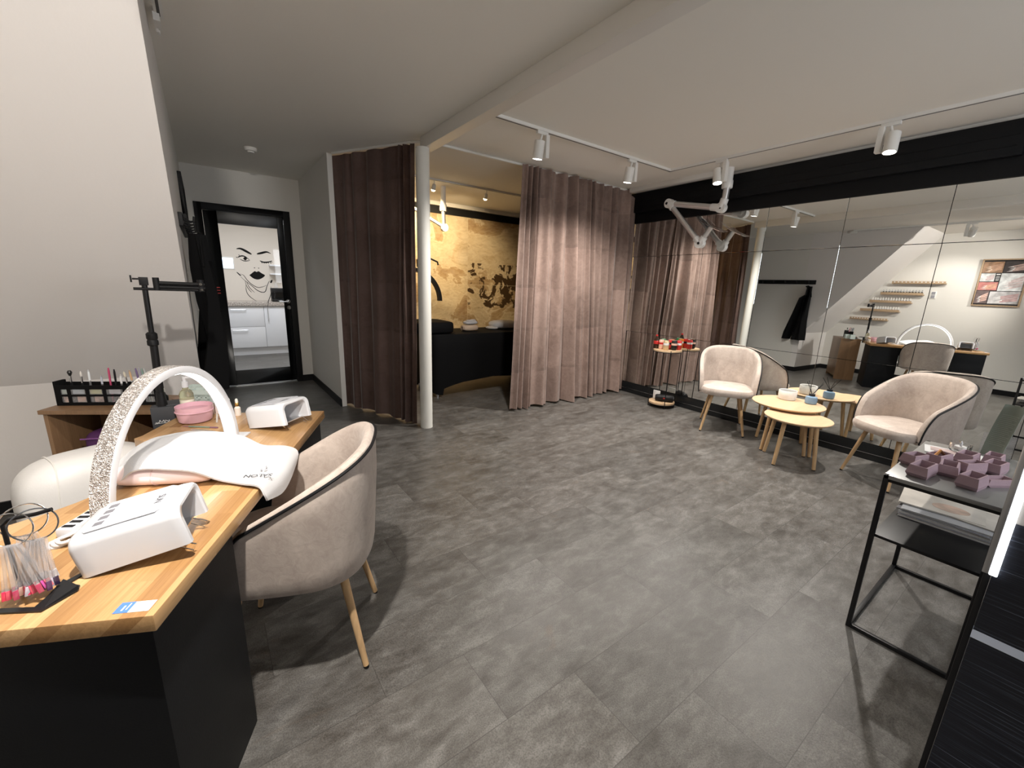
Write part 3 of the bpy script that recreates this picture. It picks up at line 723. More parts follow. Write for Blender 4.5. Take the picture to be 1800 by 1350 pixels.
# ------------------------------------------------------------------ tub chairs
def tub_chair(label, loc, face):
    t = thing('tub_chair', label, 'armchair', (*loc, 0), atan2(face[0], -face[1]), 'beige velvet tub chairs')
        # U-shaped footprint: u=-1..1 along the shell, 0 at the back (+y); straight sides, rounded back corners
    AW, BB, Y1, YF = .287, .285, .03, -.165
    half = []
    for i in range(41):
        a = pi/2*i/40; half.append((AW*sin(a)**(2/2.7), Y1+(BB-Y1)*max(0, cos(a))**(2/2.7)))
    for i in range(1, 17): half.append((AW*(1-.03*(i/16)**2), Y1+(YF-Y1)*i/16))
    cum = [0]
    for p, q_ in zip(half, half[1:]): cum.append(cum[-1]+sqrt((p[0]-q_[0])**2+(p[1]-q_[1])**2))
    def foot(u, s):
        d = abs(u)*cum[-1]; i = 0
        while i < len(cum)-2 and cum[i+1] < d: i += 1
        f = (d-cum[i])/(cum[i+1]-cum[i]); x = half[i][0]+(half[i+1][0]-half[i][0])*f; y = half[i][1]+(half[i+1][1]-half[i][1])*f
        return math.copysign(x*s, u), (y*s if y > 0 else y)
    def ztop(u):
        y = foot(u, 1)[1]; k = max(0, (BB-y)/(BB-YF))
        z = .846-.245*k**1.15
        e = max(0, (y-(YF+.085))/-.085)
        return z-(z-.43)*(1-sqrt(max(0, 1-e**2.4)))
    N = 96; outs, pip = [], []
    zb = .395; us = [-1+2*i/N for i in range(N+1)]
    us = [math.copysign(1-max(0, 1-abs(u))**1.5, u) if abs(u) > 0 else 0 for u in us]
    for i in range(N+1):
        phi = us[i]; zt = ztop(phi); sec = []
        def P(s, z): x, y = foot(phi, s); return (x, y, z)
        def so(z): return .93+.07*min(1, max(0, (z-zb)/.30))
        sec.append(P(.84, zb-.004)); sec.append(P(.90, zb))
        for k in range(7):
            z = zb+.02+(zt-.018-zb-.02)*k/6; sec.append(P(so(z), z))
        top_s = so(zt)
        sec.append(P(top_s-.02, zt-.003)); sec.append(P(top_s-.06, zt+.004)); sec.append(P(top_s-.12, zt-.004)); sec.append(P(top_s-.16, zt-.025))
        for k in range(4):
            z = max(.42, zt-.05-(zt-.05-.42)*(k+1)/4); sec.append(P(top_s-.17-.05*k/3, z))
        outs.append(sec); pip.append(P(top_s+.004, zt-.010))
    b = MB(); b.grid(outs)
    for e in (0, N): b.add(outs[e], [tuple(range(len(outs[e])))])
    b.build('shell', M_velvet, t)
    tail = lambda e: [(*foot(-1 if e == 0 else 1, .93), z) for z in (.415, .398)]
    b = MB(); b.tube(list(reversed(tail(0)))+pip+tail(1), .0055, 8); b.build('piping', M_black, t)
    # seat cushion
    def pad(s, z, fr):
        out = []
        for k in range(64):
            a = 2*pi*k/64; x, y = cos(a), sin(a)
            X = .238*s*math.copysign(abs(x)**(2/3.2), x); Y = math.copysign(abs(y)**(2/3.0), y)
            out.append((X*(1.06 if y < 0 else 1), -.02+(Y*.265*s if y < 0 else Y*.225*s), z))
        return out
    rr = [pad(.90, .392, 0), pad(.97, .398, 0), pad(1.0, .42, 0), pad(1.0, .445, 0), pad(.965, .463, 0), pad(.85, .472, 0), pad(.5, .478, 0), pad(.02, .48, 0)]
    b = MB(); b.grid(rr, True); b.add(rr[0], [tuple(range(64))]); b.add(rr[-1], [tuple(range(64))]); b.build('seat', M_velvet, t)
    b = MB(); b.box((0, 0, .388), (.34, .03, .012)); b.box((0, 0, .388), (.03, .36, .012)); b.build('seat_frame', M_black, t)
    for sx in (-1, 1):
        for sy in (-1, 1):
            p0 = Vector((sx*.125, sy*.16, .393)); p1 = Vector((sx*.198, sy*.24, .0)); q = p1+(p0-p1)*.025
            b = MB(); b.cyl(tuple(p0), tuple(q), .0165, .0105, 16); lg = b.build('leg', M_legwood, t)
            b = MB(); b.cyl(tuple(q), tuple(p1), .011, .0095, 14); b.build('foot_cap', M_black, lg)
    return t
tub_chair('beige velvet tub chair tucked under the manicure desk', (.192, 1.59), (-.92, .385))
tub_chair('beige velvet tub chair between drinks stand and nesting tables', (4.315, 2.09), (-.87, -.49))
tub_chair('beige velvet tub chair behind the black console table', (4.237, .673), (-.866, .5))

# ------------------------------------------------------------------ nesting tables
def nest(label, c, r, h, legs):
    t = thing('nesting_table', label, 'coffee table', (*c, 0), 0, 'round nesting tables')
    b = MB(); b.lathe([(0, h-.02), (r-.018, h-.02), (r-.004, h-.010), (r, h-.004), (r-.002, h), (0, h)], 64); b.build('tabletop', M_oakpale, t)
    for x, y in legs:
        x -= c[0]; y -= c[1]
        b = MB(); b.cyl((x*.78, y*.78, h-.02), (x, y, .006), .0175, .0135, 16); lg = b.build('leg', M_legwood, t)
        b = MB(); b.cyl((x, y, .006), (x, y, 0), .013, n=14); b.build('foot_pad', M_black, lg)
    return t
nest('larger taller round oak nesting table holding the white bowl', (4.26, 1.485), .29, .432, [(4.343, 1.735), (4.529, 1.407), (4.004, 1.542), (4.172, 1.255)])
nest('smaller lower round oak nesting table with an empty top', (3.958, 1.285), .2475, .398, [(3.987, 1.505), (4.2, 1.223), (3.737, 1.324), (3.909, 1.087)])
b = MB(); prof = [(.0, 0), (.062, 0), (.070, .006), (.076, .04), (.076, .085), (.073, .088), (.069, .085), (.067, .02), (0, .016)]
n = 60; vs, fs = [], []
for j, (r_, z) in enumerate(prof):
    for i in range(n):
        a = 2*pi*i/n; k = 1-(.025 if (i % 3 == 0 and 2 <= j <= 4) else 0); vs.append((r_*k*cos(a), r_*k*sin(a), z))
for j in range(len(prof)-1):
    for i in range(n): fs.append((j*n+i, j*n+(i+1) % n, (j+1)*n+(i+1) % n, (j+1)*n+i))
b.add(vs, fs); cb = thing('candle_bowl', 'ribbed white ceramic bowl on the taller nesting table', 'bowl', (4.40, 1.55, .432))
b.build('bowl', M_white, cb); b = MB(); b.lathe([(0, .06), (.068, .06)], 32); b.build('wax', M_paper, cb)
M_blue = mat('blue_grey_ceramic', (.20, .30, .42), .4)
df = thing('reed_diffuser', 'blue grey reed diffuser with black sticks on the taller nesting table', 'diffuser', (4.42, 1.36, .432))
b = MB(); b.lathe([(0, 0), (.038, 0), (.046, .008), (.048, .045), (.044, .066), (.024, .072), (.022, .076), (0, .076)], 36); b.build('jar', M_blue, df)
b = MB(); b.lathe([(0, .076), (.024, .076), (.025, .09), (.008, .094), (0, .094)], 28); b.build('cap', M_black, df)
for dx, dy in ((.05, .06), (-.02, .05), (.0, -.07), (.06, -.05)):
    b = MB(); b.cyl((0, 0, .085), (dx, dy, .20), .0022, n=8); b.build('reed', M_black, df)

# ------------------------------------------------------------------ drinks stand
ds = thing('drinks_stand', 'tall slim round drinks stand with black wire legs by the mirror', 'side table', (4.475, 2.935, 0))
for z, r_, nm in ((.695, .165, 'tabletop'), (.045, .155, 'lower_shelf')):
    b = MB(); b.lathe([(0, z), (r_, z), (r_, z+.02), (0, z+.02)], 48); b.build(nm, M_oakpale, ds)
    b = MB(); b.tube([(r_*1.01*cos(2*pi*i/40), r_*1.01*sin(2*pi*i/40), z-.004) for i in range(40)], .005, 8, True); b.build('ring', M_blackmetal, ds)
for i in range(4):
    a = 2*pi*i/4+R(48); b = MB(); b.cyl((.158*cos(a), .158*sin(a), 0), (.163*cos(a), .163*sin(a), .715), .0048, n=10); b.build('leg', M_blackmetal, ds)
def can(x, y, body, top, label, h=.115, r_=.033):
    t = thing('drink_can', label, 'drink can', (4.475+x, 2.935+y, .715), 0, 'drinks on the stand')
    b = MB(); b.lathe([(.022, 0), (.026, .002), (r_, .012), (r_, h-.014), (.027, h-.002)], 28); b.build('body', body, t)
    b = MB(); b.lathe([(.027, h-.003), (.0275, h), (.025, h-.001), (.024, h-.004), (0, h-.004)], 24); b.build('lid', M_alu, t)
    b = MB(); b.lathe([(r_+.0004, h*.52), (r_+.0004, h*.72)], 28); b.build('band', top, t)
cR = mat('can_red', (.55, .04, .035), .3, metal=.3); cG = mat('can_green', (.05, .33, .12), .3, metal=.3); cO = mat('can_orange', (.75, .24, .03), .3, metal=.3)
cK = mat('can_black', (.015, .015, .016), .3, metal=.3); cP = mat('can_peach', (.78, .48, .38), .35, metal=.2); cW = mat('can_white', (.8, .8, .8), .3, metal=.2)
can(-.065, .045, cP, cR, 'peach and red drink can beside the cola bottle'); can(.03, .09, cG, cW, 'green drink can with a white band on the stand')
can(-.085, -.03, mat('can_gold', (.62, .47, .28), .3, metal=.4), cW, 'gold drink can at the front of the stand'); can(-.005, -.085, cK, cP, 'black drink can with pale band on the stand')
can(.075, -.095, cR, cW, 'red and white drink can at the right end of the stand'); can(.095, .015, cO, cW, 'orange drink can at the back of the stand')
can(.03, -.01, cR, cK, 'red drink can with black band in the middle')
t = thing('cola_bottle', 'small cola bottle with red label at the left of the drinks stand', 'bottle', (4.40, 3.05, .715), 0, 'drinks on the stand')
b = MB(); b.lathe([(0, 0), (.028, 0), (.031, .01), (.029, .05), (.031, .09), (.024, .12), (.012, .145), (.012, .155), (0, .155)], 24); b.build('body', mat('cola', (.03, .012, .006), .08, coat=.5), t)
b = MB(); b.lathe([(.0315, .055), (.0325, .06), (.0325, .09), (.031, .095)], 24); b.build('paper_label', cR, t)
b = MB(); b.lathe([(.014, .15), (.014, .168), (0, .17)], 20); b.build('cap', cR, t)
sp_ = thing('bluetooth_speaker', 'black cylindrical speaker lying on the lower shelf of the drinks stand', 'speaker', (4.475, 2.90, .109), rot=(0, 0, R(-58)))
b = MB(); mt = Matrix.Rotation(R(90), 4, 'Y'); b.lathe([(.0, -.105), (.032, -.105), (.040, -.095), (.044, -.05), (.044, .05), (.040, .095), (.032, .105), (0, .105)], 28, mtx=mt); b.build('body', M_black, sp_)
for s in (-1, 1):
    b = MB(); b.lathe([(.033, s*.105), (.033, s*.109), (.026, s*.109), (.024, s*.106), (0, s*.106)], 28, mtx=mt); b.build('end_cap', M_darkgrey, sp_)
b = MB(); b.box((0, -.0443, .004), (.026, .002, .014)); b.build('badge', cR, sp_, bevel=.002)
b = MB(); b.box((4.50, 3.03, .065+.055), (.012, .095, .11)); o = b.build('white_card', M_paper, bevel=.002); tag(o, 'white card box standing behind the speaker', 'box')

# ------------------------------------------------------------------ console table
x0, x1, y0, y1, HT = 2.127, 2.832, .038, .350, .718
ct = thing('console_table', 'black steel console table with shelf beside the reception desk', 'console table', ((x0+x1)/2, (y0+y1)/2, 0))
cx, cy = (x0+x1)/2, (y0+y1)/2; L_, W_ = (x1-x0)/2, (y1-y0)/2; q = .0085
for sx in (-1, 1):
    for sy in (-1, 1):
        b = MB(); b.box((sx*L_, sy*W_, HT/2), (2*q, 2*q, HT)); b.build('leg', M_blackmetal, ct, bevel=.0015)
for sx in (-1, 1):
    b = MB(); b.box((sx*L_, 0, q), (2*q, 2*W_-2*q, 2*q)); b.build('foot_rail', M_blackmetal, ct, bevel=.0015)
for sy in (-1, 1):
    b = MB(); b.box((0, sy*W_, q), (2*L_-2*q, 2*q, 2*q)); b.build('foot_rail', M_blackmetal, ct, bevel=.0015)
M_steeltop = mat('grey_satin_steel', (.33, .335, .335), .32, metal=.6)
b = MB(); b.box((0, 0, HT-.008), (2*L_+2*q, 2*W_+2*q, .016)); b.build('tabletop', M_steeltop, ct, bevel=.0015)
b = MB(); b.box((0, 0, HT-.02), (2*L_-.0, 2*W_, .02)); b.build('apron', M_blackmetal, ct)
b = MB(); b.box((0, 0, .450), (2*L_, 2*W_, .012)); b.build('shelf', M_blackmetal, ct, bevel=.0015)

# lilac faceted tray boxes
def tray(label, x, y, rz, ln=.115, wd=.05, h=.048, stackz=0, tilt=0):
    t = tag(MB().build('tray_box', M_lilac), label, 'tray box', 'lilac tray boxes on the console table')
    bm = MB()
    def ring(l, w_, z, sk=0): return [(-l/2+sk, -w_/2, z), (l/2+sk, -w_/2, z), (l/2+sk, w_/2, z), (-l/2+sk, w_/2, z)]
    rows = [ring(ln*.88, wd*.90, 0, .004), ring(ln*1.03, wd*1.03, h*.34, -.003), ring(ln*.96, wd*.84, h, .003), ring(ln*.89, wd*.66, h, .003), ring(ln*.80, wd*.58, .012)]
    bm.grid(rows, True); bm.add(rows[0], [(3, 2, 1, 0)]); bm.add(rows[-1], [(0, 1, 2, 3)])
    me = bm.build('tmp', M_lilac, smooth=False); t.data = me.data; bpy.data.objects.remove(me)
    t.location = (x, y, HT+stackz); t.rotation_euler = (tilt, 0, rz)
    return t
tray('lilac tray box at the console corner nearest the camera, left side', 2.238, .272, R(-6), .112, .064)
tray('lilac tray box standing behind the front left one', 2.358, .318, R(-20), .085, .055, .048)
tray('lilac tray box holding a bronze hair clip', 2.468, .262, R(-14), .10, .058, .046)
tray('lilac tray box beside the front left one, in the middle of the front row', 2.352, .214, R(4), .098, .062, .046)
tray('lilac tray box in the centre of the cluster', 2.452, .166, R(-28), .10, .048, .048)
tray('lilac tray box in the back row next to the leaflet', 2.585, .192, R(-8), .09, .060, .048)
tray('lilac tray box lowest and nearest the front edge', 2.262, .138, R(-10), .098, .062, .050)
tray('dark shaded lilac tray box lying at the right end', 2.372, .088, R(-34), .11, .052, .030)
tray('lilac tray box at the right end of the back row', 2.655, .122, R(-4), .085, .056, .050)
tray('lilac tray box in front of the one at the right end of the back row', 2.545, .108, R(-10), .095, .058, .046)
b = MB(); b.tube([(2.435, .272, HT+.036), (2.468, .262, HT+.058), (2.502, .252, HT+.036)], .006, 8); tag(b.build('hair_clip', mat('bronze', (.5, .25, .1), .3, metal=1)), 'bronze hair clip lying in a lilac tray box', 'hair clip')
# leaflet, candle glass, green card in acrylic stand
lf = thing('leaflet', 'white leaflet with a pale photo lying at the back of the console', 'leaflet', (2.70, .235, HT+.0005), R(-80))
b = MB(); b.box((0, 0, .001), (.21, .13, .002)); b.build('sheet', M_paper, lf)
b = MB(); b.box((-.03, .01, .0024), (.11, .07, .0006)); b.build('photo', mat('pale_photo', (.55, .42, .40), .5, noise=(20, .4, (1, 1, 1))), lf)
cg = thing('candle_glass', 'clear glass tealight holder at the far end of the console', 'candle holder', (2.77, .235, HT+.003))
b = MB(); b.lathe([(0, 0), (.034, 0), (.037, .004), (.037, .036), (.034, .036), (.033, .007), (0, .007)], 36); b.build('glass', M_glass, cg)
b = MB(); b.lathe([(0, .008), (.02, .008), (.02, .022), (0, .022)], 24); b.build('tealight', M_paper, cg)
b = MB(); b.lathe([(.004, .022), (.006, .035), (0, .05)], 10); b.build('flame_tip', M_whitegloss, cg)
gc = thing('price_card', 'green printed price card standing in a clear holder on the console', 'card', (2.79, .143, HT))
M_green = mat('sage_green_card', (.225, .27, .235), .5)
def cardpt(f, s_, o=0):
    z = .004+.235*f
    return (.015-.03*s_+.05*f+.012*sin(pi*s_)+o, .032-.064*s_-.027*f+.004*sin(pi*f)*(1-s_), z)
rows = [[cardpt(i/11, j/8) for j in range(9)] for i in range(12)]
b = MB(); b.sheet(rows, .0015); gcard = b.build('card', M_green, gc)
b = MB()
for k in range(18):
    f = .22+.034*k; e = (.82, .9, .7, .86)[k % 4]
    b.add([cardpt(f, .14, -.0016), cardpt(f, .5, -.0016), cardpt(f, e, -.0016), cardpt(f+.011, e, -.0016), cardpt(f+.011, .5, -.0016), cardpt(f+.011, .14, -.0016)], [(0, 1, 4, 5), (1, 2, 3, 4)])
b.build('printed_lines', mat('pale_green_ink', (.32, .37, .335), .6), gcard, smooth=False)
b = MB(); b.box((.01, -.01, .0015), (.07, .10, .003)); b.box((.045, -.01, .05), (.003, .10, .10)); b.build('acrylic_holder', M_acrylic, gc)
# magazines on the shelf
def mag(label, x, y, z, rz, l=.29, w_=.215, h=.006, cover=None, tilt=0):
    t = thing('magazine', label, 'magazine', (x, y, z), rz, 'magazines on the console shelf', rot=(0, tilt, rz))
    b = MB(); b.box((0, 0, h/2), (w_-.004, l-.004, h-.002)); b.build('pages', M_grey if cover is None else M_paper, t)
    b = MB(); b.box((0, 0, h-.0006), (w_, l, .0012)); b.box((0, 0, .0006), (w_, l, .0012)); b.build('cover', cover or M_paper, t)
    return t
M_mag = mat('cream_cover', (.66, .62, .56), .35, noise=(6, .25, (1, 1, 1)))
M_magd = mat('grey_cover', (.20, .20, .22), .4)
mag('grey magazine at the bottom of the stack on the console shelf', 2.52, .19, .456, R(2), h=.012, cover=M_magd)
mag('pale grey magazine second from the bottom of the shelf stack', 2.53, .19, .468, R(1), h=.010, cover=mat('silver_cover', (.42, .43, .45), .35))
mag('dark thin magazine third in the shelf stack', 2.535, .195, .478, R(-2), h=.006, cover=M_magd)
mag('pale grey folded magazine fourth in the shelf stack', 2.54, .19, .484, R(4), h=.006, cover=mat('silver_cover', (.42, .43, .45), .35))
t = mag('open white magazine with a beige face photo on top of the stack', 2.60, .225, .492, R(6), l=.27, cover=M_mag)
b = MB(); b.prism([(-.02+.045*cos(2*pi*i/28), -.03+.06*sin(2*pi*i/28)) for i in range(28)], .0061, .0066); b.build('cover_photo', mat('skin_photo', (.62, .46, .37), .4, noise=(14, .3, (1, 1, 1))), t)
mag('cream magazine sticking out at the right of the shelf stack', 2.60, .115, .491, R(-5), l=.24, h=.005, cover=M_mag)

# ------------------------------------------------------------------ reception desk
rx, ry = 1.50, .018
rd = thing('reception_desk', 'black striped reception desk with a glowing corner strip', 'reception desk', (rx, ry, 0))
b = MB(); b.bx(.02, .55, -1.5, -.012, 0, .889); b.build('body', M_black, rd)
b = MB(); b.bx(0, .02, -1.5, -.003, 0, .562); b.build('front_panel', M_striped, rd)
b = MB(); b.bx(0, .02, -1.5, -.003, .584, .889); b.build('front_panel', M_striped, rd)
b = MB(); b.bx(-.003, .02, -1.5, -.002, .562, .584); b.build('metal_strip', mat('sky_tinted_aluminium', (.62, .70, .86), .35, metal=.2), rd)  # plain metal strip, the sky's reflection put into its colour as a blue tint
M_greywood = mat('pale_grey_wood', (.26, .24, .215), .55, noise=(5, .25, (1, 30, 2)))
b = MB(); b.bx(.002, .55, -1.5, -.012, .889, 1.08); b.build('upper_panel', M_greywood, rd)
b = MB(); b.bx(-.01, .6, -1.5, .0, 1.08, 1.12); b.build('counter_top', M_black, rd, bevel=.004)
b = MB(); b.bx(-.003, .012, -.002, .010, .0, .746); b.build('corner_profile', M_black, rd, bevel=.002)
b = MB(); b.bx(-.008, .012, .002, .014, .746, 1.08); b.build('corner_profile', M_alu, rd, bevel=.002)
b = MB(); b.bx(-.010, .004, -.012, .002, .746, 1.08); b.build('light_strip', M_ledcool, rd, bevel=.002)

# ------------------------------------------------------------------ manicure desk (local s along the customer edge, t towards the technician)
P0 = Vector((-.153, .97)); TH = atan2(.9, .42)
UU = Vector((cos(TH), sin(TH))); VV = Vector((-sin(TH), cos(TH)))
def D(s, t_, z=.74): p = P0+UU*s+VV*t_; return (p.x, p.y, z)
md = thing('manicure_desk', 'manicure desk with oak worktop and black pedestals', 'desk', (P0.x, P0.y, 0), TH)
poly = [(0, 0), (1.388, 0), (1.388, .645), (1.085, .645)]
for i in range(15):
    a = R(152-i*124/14); poly.append((.69+.41*cos(R(-28-124*i/14)), .848+.41*sin(R(-28-124*i/14))))
poly += [(.30, .66), (0, .66)]
b = MB(); b.prism(poly, .702, .74); b.build('worktop', M_oak, md, bevel=.003)
b = MB(); b.bx(.02, .375, .02, .54, 0, .70); b.build('pedestal', M_blackpanel, md, bevel=.002)
b = MB(); b.bx(1.0, 1.37, .02, .54, 0, .70); b.build('pedestal', M_blackpanel, md, bevel=.002)
b = MB(); b.bx(.375, 1.0, .30, .318, .56, .70); b.build('rear_rail', M_blackpanel, md)
b = MB(); b.box((.40, .10, .25), (.045, .05, .09)); b.build('power_socket', M_blackgloss, md, bevel=.004)

# label sticker
st = thing('desk_sticker', 'small blue and white sticker on the near corner of the worktop', 'sticker', D(.03, .048, .7402), TH)
b = MB(); b.box((.0, .0, .0003), (.03, .062, .0006)); b.build('white_part', M_paper, st)
b = MB(); b.box((0, .019, .0006), (.03, .026, .0006)); b.build('blue_part', mat('blue_print', (.08, .20, .62), .4), st)
b = MB(); b.box((.002, .013, .001), (.018, .002, .0003)); b.box((-.002, .020, .001), (.014, .003, .0003)); b.build('white_print', M_paper, st)

# UV nail lamps
def uv_lamp(label, org, yaw, tilt, L, W, H, brand):
    t = thing('nail_lamp', label, 'nail lamp', org, 0, 'white nail curing lamps', rot=(0, 0, 0))
    t.rotation_euler = (Matrix.Rotation(yaw, 3, 'Z') @ Matrix.Rotation(-tilt, 3, 'Y')).to_euler()
    # body: x 0 (back) .. L (open front), y 0..W, hollow at the front
    def sec(x, ins, top, rad=.02):
        out = []
        y0, y1, z1 = ins, W-ins, top
        pts = [(y0, 0.0)]
        for k in range(7): a = pi-pi/2*k/6; pts.append((y0+rad+rad*cos(a), z1-rad+rad*sin(a)))
        for k in range(7): a = pi/2-pi/2*k/6; pts.append((y1-rad+rad*cos(a), z1-rad+rad*sin(a)))
        pts.append((y1, 0.0)); return [(x, y, z) for y, z in pts]
    rr2 = .026
    rows = [sec(0, .008, H*.84, .022), sec(.004, .003, H*.93, rr2), sec(.012, 0, H*.975, rr2), sec(.035, 0, H, rr2), sec(L*.5, 0, H, rr2), sec(L*.90, 0, H*.99, rr2), sec(L-.006, .001, H*.975, rr2), sec(L, .005, H*.95, rr2),
            sec(L, .016, H*.88, .022), sec(L-.004, .020, H*.84, .022), sec(L-.03, .022, H*.78, .02), sec(.03, .022, H*.78, .02)]
    b = MB(); b.grid(rows); n_ = len(rows[0]); b.add(rows[0], [tuple(range(n_))]); b.add(rows[-1], [tuple(range(n_))])
    b.build('housing', M_whitegloss, t)
    b = MB(); b.bx(.01, L-.03, .008, W-.008, -.0, .004); b.build('base_plate', M_chrome, t)
    b = MB()
    pl = [(.035, .014), (L*.78, .014), (L*.86, .03), (L*.86, W-.03), (L*.78, W-.014), (.035, W-.014), (.028, W-.022), (.028, .022)]
    b.prism(pl, H-.0005, H+.0012); b.build('top_panel', mat('pale_grey_panel', (.56, .57, .615), .15, coat=.5), t)
    for k in range(4):
        b = MB(); b.box((.050+.0, W*.25+k*W*.165, H+.0016), (.018, W*.095, .0008)); b.build('button', mat('button_grey', (.16, .16, .18), .5), t, bevel=.002)
    b = MB()
    for i in range(4):
        for k in range(3): b.cyl((L*.35+k*.035, W*.2+i*W*.2, H*.795), (L*.35+k*.035, W*.2+i*W*.2, H*.775), .006, n=12)
    b.build('led_bulbs', mat('uv_led', (.75, .72, .8), .2, metal=.4), t)
    text('brand_print', brand, .022, M_darkgrey, t, (L*.74, W*.5, H+.0014), (0, 0, R(-90)), .0003)
    for yy in (.03, W-.03):
        b = MB(); b.tube([(L-.035, yy, .004), (L-.005, yy, -.02), (L-.02+.03*sin(tilt), yy, -(L-.01)*math.tan(tilt)+.006), (L-.045, yy, -.006)], .0016, 6); b.build('wire_foot', M_chrome, t)
    return t
uv_lamp('large white nail lamp at the near end of the desk', (-.2890, 1.1805, .741), -.2065, .20, .208, .168, .098, 'SUN')
uv_lamp('white nail lamp at the far end of the desk', (.0905, 2.1058, .741), -.8487, .175, .20, .172, .0975, 'SUN')

# half-moon lamp
al = thing('arch_lamp', 'white half-moon desk lamp with glitter outside over the worktop', 'desk lamp', (-.126, 1.70, .74))
al.rotation_euler = (0, 0, atan2(.592, .306))
RA, KA, BW, TW = .333, 1.074, .048, .022
def arch_rows(r_in, r_out, hw):
    rows = []
    for i in range(61):
        a = pi*i/60; ca, sa = cos(a), sin(a)*KA
        rows.append([(r_out*ca, -hw, r_out*sa), (r_out*ca, hw, r_out*sa), (r_in*ca, hw, r_in*sa), (r_in*ca, -hw, r_in*sa)])
    return rows
rws = arch_rows(RA-TW/2, RA+TW/2, BW/2); b = MB(); b.grid(rws, True); b.add(rws[0], [(0, 1, 2, 3)]); b.add(rws[-1], [(3, 2, 1, 0)]); b.build('arch', M_whitegloss, al, bevel=.002)
rws = arch_rows(RA+TW/2-.0005, RA+TW/2+.002, BW/2-.002); rws = rws[22:]; b = MB(); b.grid(rws, True); b.build('glitter_band', M_glitter, al)
rws = arch_rows(RA-TW/2-.002, RA-TW/2+.001, BW/2-.007)[1:-1]; b = MB(); b.grid(rws, True); b.build('led_strip', M_led, al)
for s in (-1, 1):
    b = MB(); b.box((s*RA+(.012 if s > 0 else .008), 0, .004), (.11 if s > 0 else .07, .085 if s > 0 else .06, .008)); b.build('base', M_whitegloss, al, bevel=.002)

# towel over an arm-rest cushion
cu = thing('armrest_cushion', 'pale pink arm-rest cushion under the white towel', 'cushion', D(.615, .30, .74), TH)
rows = []
for i in range(13):
    s = -1+2*i/12; e = (1-abs(s)**6)**.5 if abs(s) < 1 else 0
    rows.append([(.045*(.35+.65*e)*cos(a), .15*s, .033+.033*(.35+.65*e)*sin(a)) for a in [2*pi*k/20 for k in range(20)]])
b = MB(); b.grid(rows, True); b.add(rows[0], [tuple(range(20))]); b.add(rows[-1], [tuple(range(20))]); b.build('roll', M_pinkpad, cu)
b = MB(); b.tube([(.046*cos(2*pi*k/24), .02, .033+.034*sin(2*pi*k/24)) for k in range(24)], .0015, 6, True); b.build('seam', mat('pink_seam', (.7, .52, .52), .5), cu)
tw = thing('hand_towel', 'white terry towel draped across the desk and over its edge', 'towel', (P0.x, P0.y, 0), TH)
near = [(.585, .43, .748), (.575, .395, .77), (.56, .35, .802), (.55, .263, .815), (.55, .194, .803), (.565, .13, .765), (.545, .055, .747), (.525, -.004, .745), (.515, -.022, .722), (.52, -.026, .70)]
far = [(.80, .53, .76), (.83, .50, .785), (.90, .475, .80), (.93, .40, .80), (.97, .32, .79), (.95, .22, .768), (.90, .12, .75), (.87, .02, .748), (.845, -.024, .735), (.80, -.03, .70)]
mid1 = [(.63, .46, .765), (.64, .43, .80), (.64, .38, .825), (.64, .29, .835), (.65, .20, .825), (.665, .12, .785), (.65, .05, .752), (.64, .004, .748), (.63, -.026, .720), (.625, -.032, .675)]
mid2 = [(.72, .50, .765), (.75, .47, .795), (.78, .43, .815), (.79, .34, .822), (.80, .26, .812), (.79, .17, .775), (.77, .08, .752), (.755, .01, .748), (.74, -.027, .725), (.72, -.033, .68)]
def loft(lines, nu=40, nv=24):
    def cr(P, t):
        m = len(P)-1; x = t*m; i = min(int(x), m-1); f = x-i; p0, p1, p2, p3 = P[max(i-1, 0)], P[i], P[i+1], P[min(i+2, m)]
        return tuple(.5*((2*p1[j])+(-p0[j]+p2[j])*f+(2*p0[j]-5*p1[j]+4*p2[j]-p3[j])*f*f+(-p0[j]+3*p1[j]-3*p2[j]+p3[j])*f**3) for j in range(3))
    cols = [[cr(L, i/(nu-1)) for i in range(nu)] for L in lines]
    return [[cr([c[i] for c in cols], j/(nv-1)) for j in range(nv)] for i in range(nu)]
rows = loft([near, mid1, mid2, far], 60, 36)
rows = [[(x+.004*sin(31*y+9*x), y, max(z, .7445 if y > .0 else 0)+.0035*sin(26*x+14*y)+.003*sin(40*y-22*x)+.002) for x, y, z in r_] for r_ in rows]
b = MB(); b.sheet(rows, .006); b.build('terry_cloth', M_towel, tw)
text('towel_print', 'SALON', .027, M_darkgrey, tw, (.592, .022, .7595), (0, 0, R(90)), .0004)
b = MB(); b.add([(.635, .03, .7565), (.648, .036, .7565), (.652, .031, .7565), (.640, .026, .7565), (.635, .018, .7565), (.648, .012, .7565), (.652, .016, .7565), (.640, .022, .7565), (.660, .024, .757), (.672, .027, .757), (.676, .023, .757), (.662, .020, .757)], [(0, 1, 2, 3), (4, 5, 6, 7), (8, 9, 10, 11)]); b.build('leaf_print', M_grey, tw, smooth=False)

